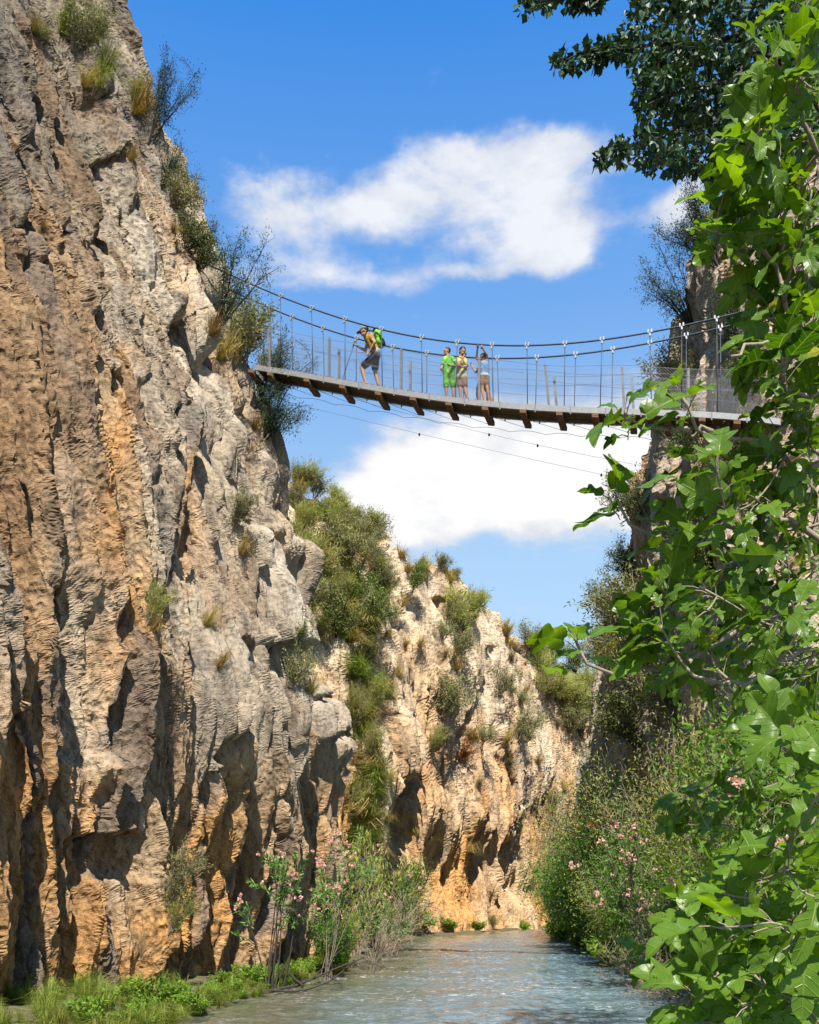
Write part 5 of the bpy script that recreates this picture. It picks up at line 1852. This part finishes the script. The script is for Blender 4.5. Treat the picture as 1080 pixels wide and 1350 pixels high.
def smooth_path(pts, n):
    P = np.array(pts, float)
    Q = np.vstack([2 * P[0] - P[1], P, 2 * P[-1] - P[-2]])
    out = []
    for i in range(1, len(Q) - 2):
        t = np.linspace(0, 1, 12, endpoint=False)[:, None]
        a, b, c, d = Q[i - 1], Q[i], Q[i + 1], Q[i + 2]
        out.append(.5 * ((2 * b) + (c - a) * t + (2 * a - 5 * b + 4 * c - d) * t * t + (3 * b - a - 3 * c + d) * t ** 3))
    out = np.vstack(out + [P[-1:]])
    L_ = np.r_[0, np.cumsum(np.linalg.norm(np.diff(out, axis=0), axis=1))]
    s = np.linspace(0, L_[-1], n)
    return np.stack([np.interp(s, L_, out[:, k]) for k in range(3)], 1)


class Grower:
    """limbs first, then every new twig grows from the nearest wood already there"""
    def __init__(self, seed, wood_r=.006, sides=6):
        self.g = np.random.default_rng(seed)
        self.wood = MB()
        self.N, self.Rd = [], []
        self.wr, self.sides = wood_r, sides

    def limb(self, pts, r0, r1, n=26, wob=.012):
        P = smooth_path(pts, n)
        P[1:-1] += self.g.normal(size=(n - 2, 3)) * wob
        rr = np.linspace(r0, r1, n)
        self.wood.tube(P, rr, self.sides)
        self.N += list(P)
        self.Rd += list(rr)
        return P

    def twig(self, tip, bias=(0, 0, 0), sag=.08, n=7, maxr=None):
        N = np.array(self.N)
        d = tip - N
        cost = np.linalg.norm(d, axis=1) + np.clip(-(d @ np.array(bias)), 0, 9)
        j = cost.argmin()
        q = N[j]
        L_ = np.linalg.norm(tip - q)
        m = (q + tip) / 2 + np.array([0, 0, -sag]) * L_ + self.g.normal(size=3) * .06 * L_
        t = np.linspace(0, 1, n)[:, None]
        P = (1 - t) ** 2 * q + 2 * t * (1 - t) * m + t * t * tip
        r0 = min(self.Rd[j] * .8, self.wr * (1 + L_ * 1.1))
        rr = np.linspace(r0, self.wr * .55, n)
        self.wood.tube(P, rr, max(4, self.sides - 1))
        self.N += list(P[1:])
        self.Rd += list(rr[1:])
        return P


# one lobed leaf, unit length along x, drawn as strips from the midrib
HALF = [(0, .015), (-.06, .10), (-.04, .20), (.05, .29), (.15, .33), (.23, .31), (.27, .235), (.31, .20), (.37, .27), (.46, .37), (.56, .43), (.65, .43), (.69, .38), (.66, .29), (.59, .20), (.55, .145), (.60, .155), (.70, .19), (.80, .195), (.88, .165), (.95, .09), (1.0, .0)]
ROUND = [(0, .015), (-.05, .10), (-.03, .20), (.05, .28), (.15, .33), (.23, .345), (.29, .34), (.34, .335), (.40, .345), (.47, .36), (.54, .375), (.61, .37), (.67, .34), (.69, .29), (.69, .24), (.70, .215), (.73, .21), (.78, .20), (.84, .175), (.90, .135), (.95, .08), (1.0, .0)]
HALF, ROUND = np.array(HALF), np.array(ROUND)
NL = len(HALF)


LXY = []


def fig_leaf(mb, base, d, nrm, L_, g, lv):
    d = unit(d)
    s = unit(np.cross(nrm, d))
    nn = np.cross(d, s)
    k = g.uniform(0, .62) ** 2.0
    O = HALF * (1 - k) + ROUND * k
    wd = g.uniform(.78, 1.0)
    fold = g.uniform(.02, .55)
    droop = g.uniform(.05, .65)
    tw = g.uniform(-.25, .25)
    mid = np.linspace(0, 1, NL)
    mid = .25 * mid + .75 * np.clip(O[:, 0], 0, 1)
    mid = np.maximum.accumulate(np.r_[0, mid[1:-1], 1])
    V, C, rnd = [], [], g.uniform()
    for sg in (1, -1):
        for fr_q in (0.0, .09, .5, 1.0):
            x = mid * (1 - fr_q) + O[:, 0] * fr_q
            y = O[:, 1] * fr_q * sg * wd
            z = fold * np.abs(y) - droop * x * x + tw * y * x + .045 * np.sin(11 * x + 7 * y + k * 40) * fr_q - .25 * fr_q * y * y
            V.append(base + L_ * (x[:, None] * d + y[:, None] * s + z[:, None] * nn))
            C.append(np.full(NL, lv))
            LXY.append(np.stack([np.clip(x, 0, 1), np.abs(y), np.full(NL, rnd)], -1))
    V, C = np.concatenate(V), np.clip(np.concatenate(C), 0, 1)
    i = np.arange(NL - 1)
    Fs = []
    for sg in (0, 1):
        for q in (0, 1, 2):
            a = (sg * 4 + q) * NL + i
            b = a + NL
            f = np.stack([a, a + 1, b + 1, b], -1)
            Fs.append(f if sg == 1 else f[:, ::-1])
    mb.add(V, np.concatenate(Fs), C)


def at3(px, py, Y):
    return at(px, py, Y)


fig = thing('fig_tree', 'large fig tree with broad lobed leaves filling the right edge in the foreground', 'fig tree', (3.05, 4.6, .3))
FO = np.array(fig.location)
GW = Grower(3, .0075, 7)
root = np.array([3.05, 4.6, .2])
GW.limb([root, (3.0, 4.55, 1.0), (2.9, 4.5, 2.0), (2.75, 4.4, 3.1), (2.6, 4.3, 4.2), (2.4, 4.2, 5.2), (2.2, 4.1, 6.0)], .10, .03, 40)
limbs = [
    ([(2.9, 4.5, 2.0), at3(1080, 797, 4.6), at3(1024, 811, 4.5), at3(990, 823, 4.45), at3(943, 849, 4.4), at3(897, 878, 4.3), at3(841, 888, 4.25), at3(790, 885, 4.2), at3(768, 870, 4.2), at3(759, 845, 4.2)], .034, .006),
    ([(2.88, 4.5, 2.3), at3(1080, 706, 4.5), at3(1000, 700, 4.4), at3(940, 700, 4.3), at3(895, 716, 4.25), at3(868, 714, 4.2), at3(842, 705, 4.15), at3(824, 674, 4.1), at3(812, 656, 4.1)], .026, .006),
    ([(2.6, 4.3, 4.2), at3(1080, 610, 4.2), at3(1030, 590, 4.15), at3(988, 582, 4.1), at3(939, 573, 4.05), at3(911, 558, 4.0), at3(903, 540, 4.0), at3(899, 523, 4.0)], .024, .006),
    ([at3(939, 573, 4.05), at3(895, 566, 4.0), at3(852, 562, 3.95), at3(830, 552, 3.95), at3(822, 542, 3.95)], .010, .005),
    ([(2.75, 4.4, 3.1), at3(1080, 850, 4.2), at3(1020, 880, 4.1), at3(960, 905, 4.0), at3(905, 880, 3.95)], .02, .006),
    ([(2.4, 4.2, 5.2), at3(1070, 420, 4.3), at3(1020, 340, 4.3), at3(970, 330, 4.2), at3(920, 300, 4.1)], .02, .006),
    ([(2.4, 4.2, 5.2), at3(1090, 200, 4.2), at3(1050, 120, 4.1), at3(1015, 60, 4.0)], .02, .006),
    ([(2.6, 4.3, 4.2), at3(1060, 520, 4.2), at3(1035, 470, 4.1), at3(1000, 455, 4.0), at3(965, 470, 3.9)], .018, .006),
    ([(3.0, 4.55, 1.0), at3(1120, 1130, 4.2), at3(1040, 1150, 4.0), at3(960, 1180, 3.8), at3(900, 1190, 3.7)], .028, .006),
    ([(3.03, 4.6, .7), at3(1120, 1290, 4.0), at3(1030, 1270, 3.7), at3(950, 1280, 3.5), at3(890, 1330, 3.4)], .024, .006),
    ([(3.0, 4.55, 1.0), at3(1100, 1030, 4.0), at3(1060, 1000, 3.8), at3(1030, 985, 3.7)], .018, .006),
    ([(2.95, 4.55, 1.4), at3(1080, 960, 5.2), at3(1000, 1000, 5.8), at3(930, 1040, 6.2), at3(880, 1060, 6.4)], .02, .006),
    ([(2.98, 4.55, 1.2), at3(1060, 1120, 5.4), at3(980, 1170, 6.0), at3(900, 1220, 6.4), at3(845, 1265, 6.6)], .02, .006),
]
for pts, r0, r1 in limbs:
    GW.limb(pts, r0, r1)
UP = [(1080, -20), (1040, -20), (1030, 60), (1045, 110), (1000, 175), (980, 225), (955, 265), (950, 308), (1010, 345), (1060, 395), (1040, 440), (1010, 480), (1030, 540), (980, 590), (925, 612), (915, 690), (885, 712), (868, 760), (850, 800), (850, 850), (880, 900), (960, 920), (1090, 900), (1090, -20)]
LO = [(1090, 930), (1040, 950), (1050, 1010), (1080, 1060), (1040, 1110), (950, 1160), (930, 1190), (940, 1230), (920, 1260), (925, 1290), (905, 1345), (900, 1365), (1090, 1365)]
INN = [(1000, 60), (1090, 60), (1090, 920), (965, 920), (950, 700), (1040, 600), (1040, 480), (1020, 300)]
DK = [(1090, 930), (1000, 940), (940, 990), (900, 1050), (910, 1110), (950, 1150), (900, 1200), (880, 1250), (900, 1270), (960, 1260), (1090, 1200)]
tips = [at3(x, y, Y) for x, y, Y in [(759, 842, 4.2), (812, 654, 4.1), (899, 520, 4.0), (822, 540, 3.95), (865, 842, 4.2), (838, 836, 4.25), (915, 612, 4.1), (950, 270, 4.1), (905, 690, 4.2), (890, 800, 4.2), (975, 232, 4.1), (985, 185, 4.1),
                                      (1030, 60, 4.0), (1045, 115, 4.0), (935, 1180, 3.7), (920, 1230, 3.7), (905, 1325, 3.4), (1030, 975, 3.6), (960, 1180, 3.7), (1020, 1140, 3.7), (1040, 1250, 3.4), (985, 1340, 3.3), (1050, 1320, 3.2), (930, 1290, 3.5), (1010, 1210, 3.6),
                                      (850, 1258, 6.5), (900, 1065, 6.3), (1030, 470, 3.9), (880, 745, 4.2), (955, 310, 4.1)]]
tips += [at3(x, y, Y) for x, y, Y in [(1012, 420, 4.3), (1050, 400, 4.4), (1005, 365, 4.5), (1055, 330, 4.5), (1022, 300, 4.4), (1000, 455, 4.2), (1060, 470, 4.3), (1040, 250, 4.4), (1010, 250, 4.5)]]
nfix = len(tips)
for poly, cnt, y0, y1 in ((UP, 68, 3.7, 5.0), (LO, 34, 2.9, 4.0), (DK, 30, 5.0, 6.8), (INN, 18, 4.4, 5.6)):
    got = []
    tries = 0
    while len(got) < cnt and tries < 6000:
        tries += 1
        x, y = GW.g.uniform(740, 1090), GW.g.uniform(-20, 1365)
        if not inpoly(x, y, poly):
            continue
        if got and min(math.hypot(x - a, y - b) for a, b in got) < 28:
            continue
        got.append((x, y))
        tips.append(at3(x, y, GW.g.uniform(y0, y1)))
order = sorted(range(len(tips)), key=lambda i: np.linalg.norm(tips[i] - np.array([2.9, 4.5, tips[i][2]])))
figs_at, lmb = [], MB()
big = 1.0
for i in order:
    tip = tips[i]
    P = GW.twig(tip, (-.6, 0, .3), .06)
    d = unit(P[-1] - P[-2])
    d = unit(d + np.array([-.25, -.15, .35]))
    a = unit(np.cross(d, [0.2, .3, 1]))
    b = np.cross(d, a)
    n = int(GW.g.integers(5, 8)) + (2 if i < nfix else 0)
    ph = GW.g.uniform(0, 6.28)
    lvb = GW.g.uniform(0, .6) + (.3 if tip[2] < 2.0 and tip[1] < 4.6 else 0)  # low front leaves coloured lighter, standing in for sun shining through them
    for k in range(n):
        th = ph + k * 2.4
        f = k / n
        rad = a * math.cos(th) + b * math.sin(th)
        st0 = tip - d * (.02 + .11 * f)
        pd = unit(d * (.95 - .75 * f) + rad * (.35 + .6 * f) + np.array([0, 0, -.10]))
        pl_ = GW.g.uniform(.045, .095)
        p1 = st0 + pd * pl_
        GW.wood.tube(np.array([st0, (st0 + p1) / 2 + [0, 0, .006], p1]), .0022, 4, False)
        ld = unit(pd * .8 + rad * .35 + np.array([0, 0, -.22]) + GW.g.normal(size=3) * .16)
        nr = unit(np.array([0, -.30, .85]) + d * .35 + GW.g.normal(size=3) * .55)
        nr = unit(nr - ld * np.dot(nr, ld))
        fig_leaf(lmb, p1, ld, nr, GW.g.choice([.07, .095, .12, .145, .17]) * GW.g.uniform(.9, 1.1) * (1.12 if i < nfix else 1), GW.g, np.clip(lvb + GW.g.uniform(-.25, .45), 0, 1))
    if GW.g.uniform() < .28 and i >= 0:
        figs_at.append(tip - d * .05 + a * .02 + np.array([0, 0, -.015]))
GW.wood.v = [v - FO for v in GW.wood.v]
lmb.v = [v - FO for v in lmb.v]
GW.wood.build('branches', M['fig_bark'], fig, True)
lmb.build('leaves', M['fig_leaf'], fig, True, np.concatenate(LXY))
c = MB()
c.ball((0, 0, -.006), (.016, .016, .018), 10, 8)
c.cone((0, 0, .008), (0, 0, .018), .009, .004, 8)
fm_ = c.mesh('fig', True)
for p in figs_at:
    o = link('fig', fm_, M['fig_fruit'], fig)
    o.location = p - FO
    o.rotation_euler = (GW.g.normal() * .4, GW.g.normal() * .4, 0)

# poplar hanging in from the top right corner
pop = thing('poplar_tree', 'dark leafy poplar whose branches hang in from the upper right corner', 'tree', (5.6, 8.6, .4))
PO_ = np.array(pop.location)
GP_ = Grower(8, .004, 6)
GP_.limb([(5.6, 8.6, -.2), (5.55, 8.6, 3), (5.4, 8.5, 6), (5.2, 8.4, 9), (5.0, 8.3, 12)], .20, .06, 40)
for pts, r0, r1 in [
    ([(5.45, 8.5, 5.2), at(1080, 190, 8.2), at(1022, 222, 8.0), at(985, 246, 7.9), at(946, 274, 7.8)], .045, .008),
    ([(5.4, 8.5, 6), at(1060, 150, 8.0), at(980, 150, 7.8), at(900, 165, 7.6), at(840, 195, 7.5), at(790, 205, 7.4)], .05, .006),
    ([(5.3, 8.4, 7.5), at(1050, 60, 7.8), at(960, 50, 7.5), at(870, 60, 7.3), at(800, 62, 7.2), at(745, 80, 7.1)], .05, .005),
    ([(5.2, 8.4, 8.5), at(1020, -30, 7.8), at(900, -30, 7.4), at(800, -18, 7.2), at(740, 2, 7.1), at(690, 8, 7.0)], .05, .005),
    ([(5.4, 8.5, 6), at(1040, 100, 7.4), at(960, 110, 7.0), at(890, 120, 6.8), at(850, 140, 6.7)], .04, .006),
]:
    GP_.limb(pts, r0, r1)
PM = [((1085, -30), (840, -30), (830, 60), (838, 95), (835, 120), (842, 150), (850, 165), (800, 190), (784, 212), (832, 212), (868, 226), (905, 228), (950, 248), (985, 250), (1030, 240), (1085, 200)),
      ((835, 35), (812, 50), (770, 68), (730, 74), (735, 88), (758, 90), (790, 82), (840, 70)), ((860, -30), (680, -30), (686, 6), (702, 20), (735, 8), (775, 10), (800, 8), (850, 10))]
lm2 = MB()
tl = []
for poly, cnt in zip(PM, (560, 34, 50)):
    got = 0
    while got < cnt:
        x, y = GP_.g.uniform(670, 1090), GP_.g.uniform(-35, 260)
        if inpoly(x, y, poly):
            got += 1
            tl.append(at(x, y, GP_.g.uniform(6.6, 8.8) if cnt > 100 else GP_.g.uniform(7.0, 7.5)))
tl.sort(key=lambda p: -p[0])
pos, dd, lv = [], [], []
for tip in tl:
    P = GP_.twig(tip, (-.5, 0, 0), -.03, 5)
    L_ = np.linalg.norm(P[-1] - P[0])
    n = 15
    u = GP_.g.uniform(max(0, 1 - .32 / (L_ + .01)), 1, n)[:, None]
    q = P[0] + (P[-1] - P[0]) * u
    q = np.stack([np.interp(u[:, 0], np.linspace(0, 1, 5), P[:, k]) for k in range(3)], 1)
    off = GP_.g.normal(size=(n, 3))
    off /= np.linalg.norm(off, axis=1, keepdims=True)
    pos.append(q + off * .045)
    dd.append(off * .6 + np.array([-.15, -.1, -.55]) + GP_.g.normal(size=(n, 3)) * .3)
    lv.append(np.full(n, GP_.g.uniform(0, .6)) + GP_.g.uniform(0, .4, n))
pos, dd, lv = np.vstack(pos), np.vstack(dd), np.concatenate(lv)
d = dd / np.linalg.norm(dd, axis=1, keepdims=True)
nr = GP_.g.normal(size=d.shape) + np.array([0, -.3, .8])
s = np.cross(d, nr)
s /= np.linalg.norm(s, axis=1, keepdims=True)
nn = np.cross(d, s)
Ls = GP_.g.uniform(.045, .068, len(pos))[:, None]
prof = [(0, 0, 0), (.14, .40, .05), (.34, .48, .07), (.68, .20, .02), (1, 0, -.08), (.68, -.20, .02), (.34, -.48, .07), (.14, -.40, .05)]
V = np.stack([pos + Ls * (a * d + b * s + e * nn) for a, b, e in prof], 1)
i8 = np.arange(len(pos))[:, None] * 8
lm2.add((V - PO_).reshape(-1, 3), np.concatenate([i8 + np.array([[0, 1, 2, 3]]), i8 + np.array([[0, 3, 4, 5]]), i8 + np.array([[0, 5, 6, 7]])]), np.repeat(np.clip(lv, 0, 1), 8))
GP_.wood.v = [v - PO_ for v in GP_.wood.v]
GP_.wood.build('trunk', M['dark_bark'], pop, True)
lm2.build('crown', M['poplar_leaf'], pop)
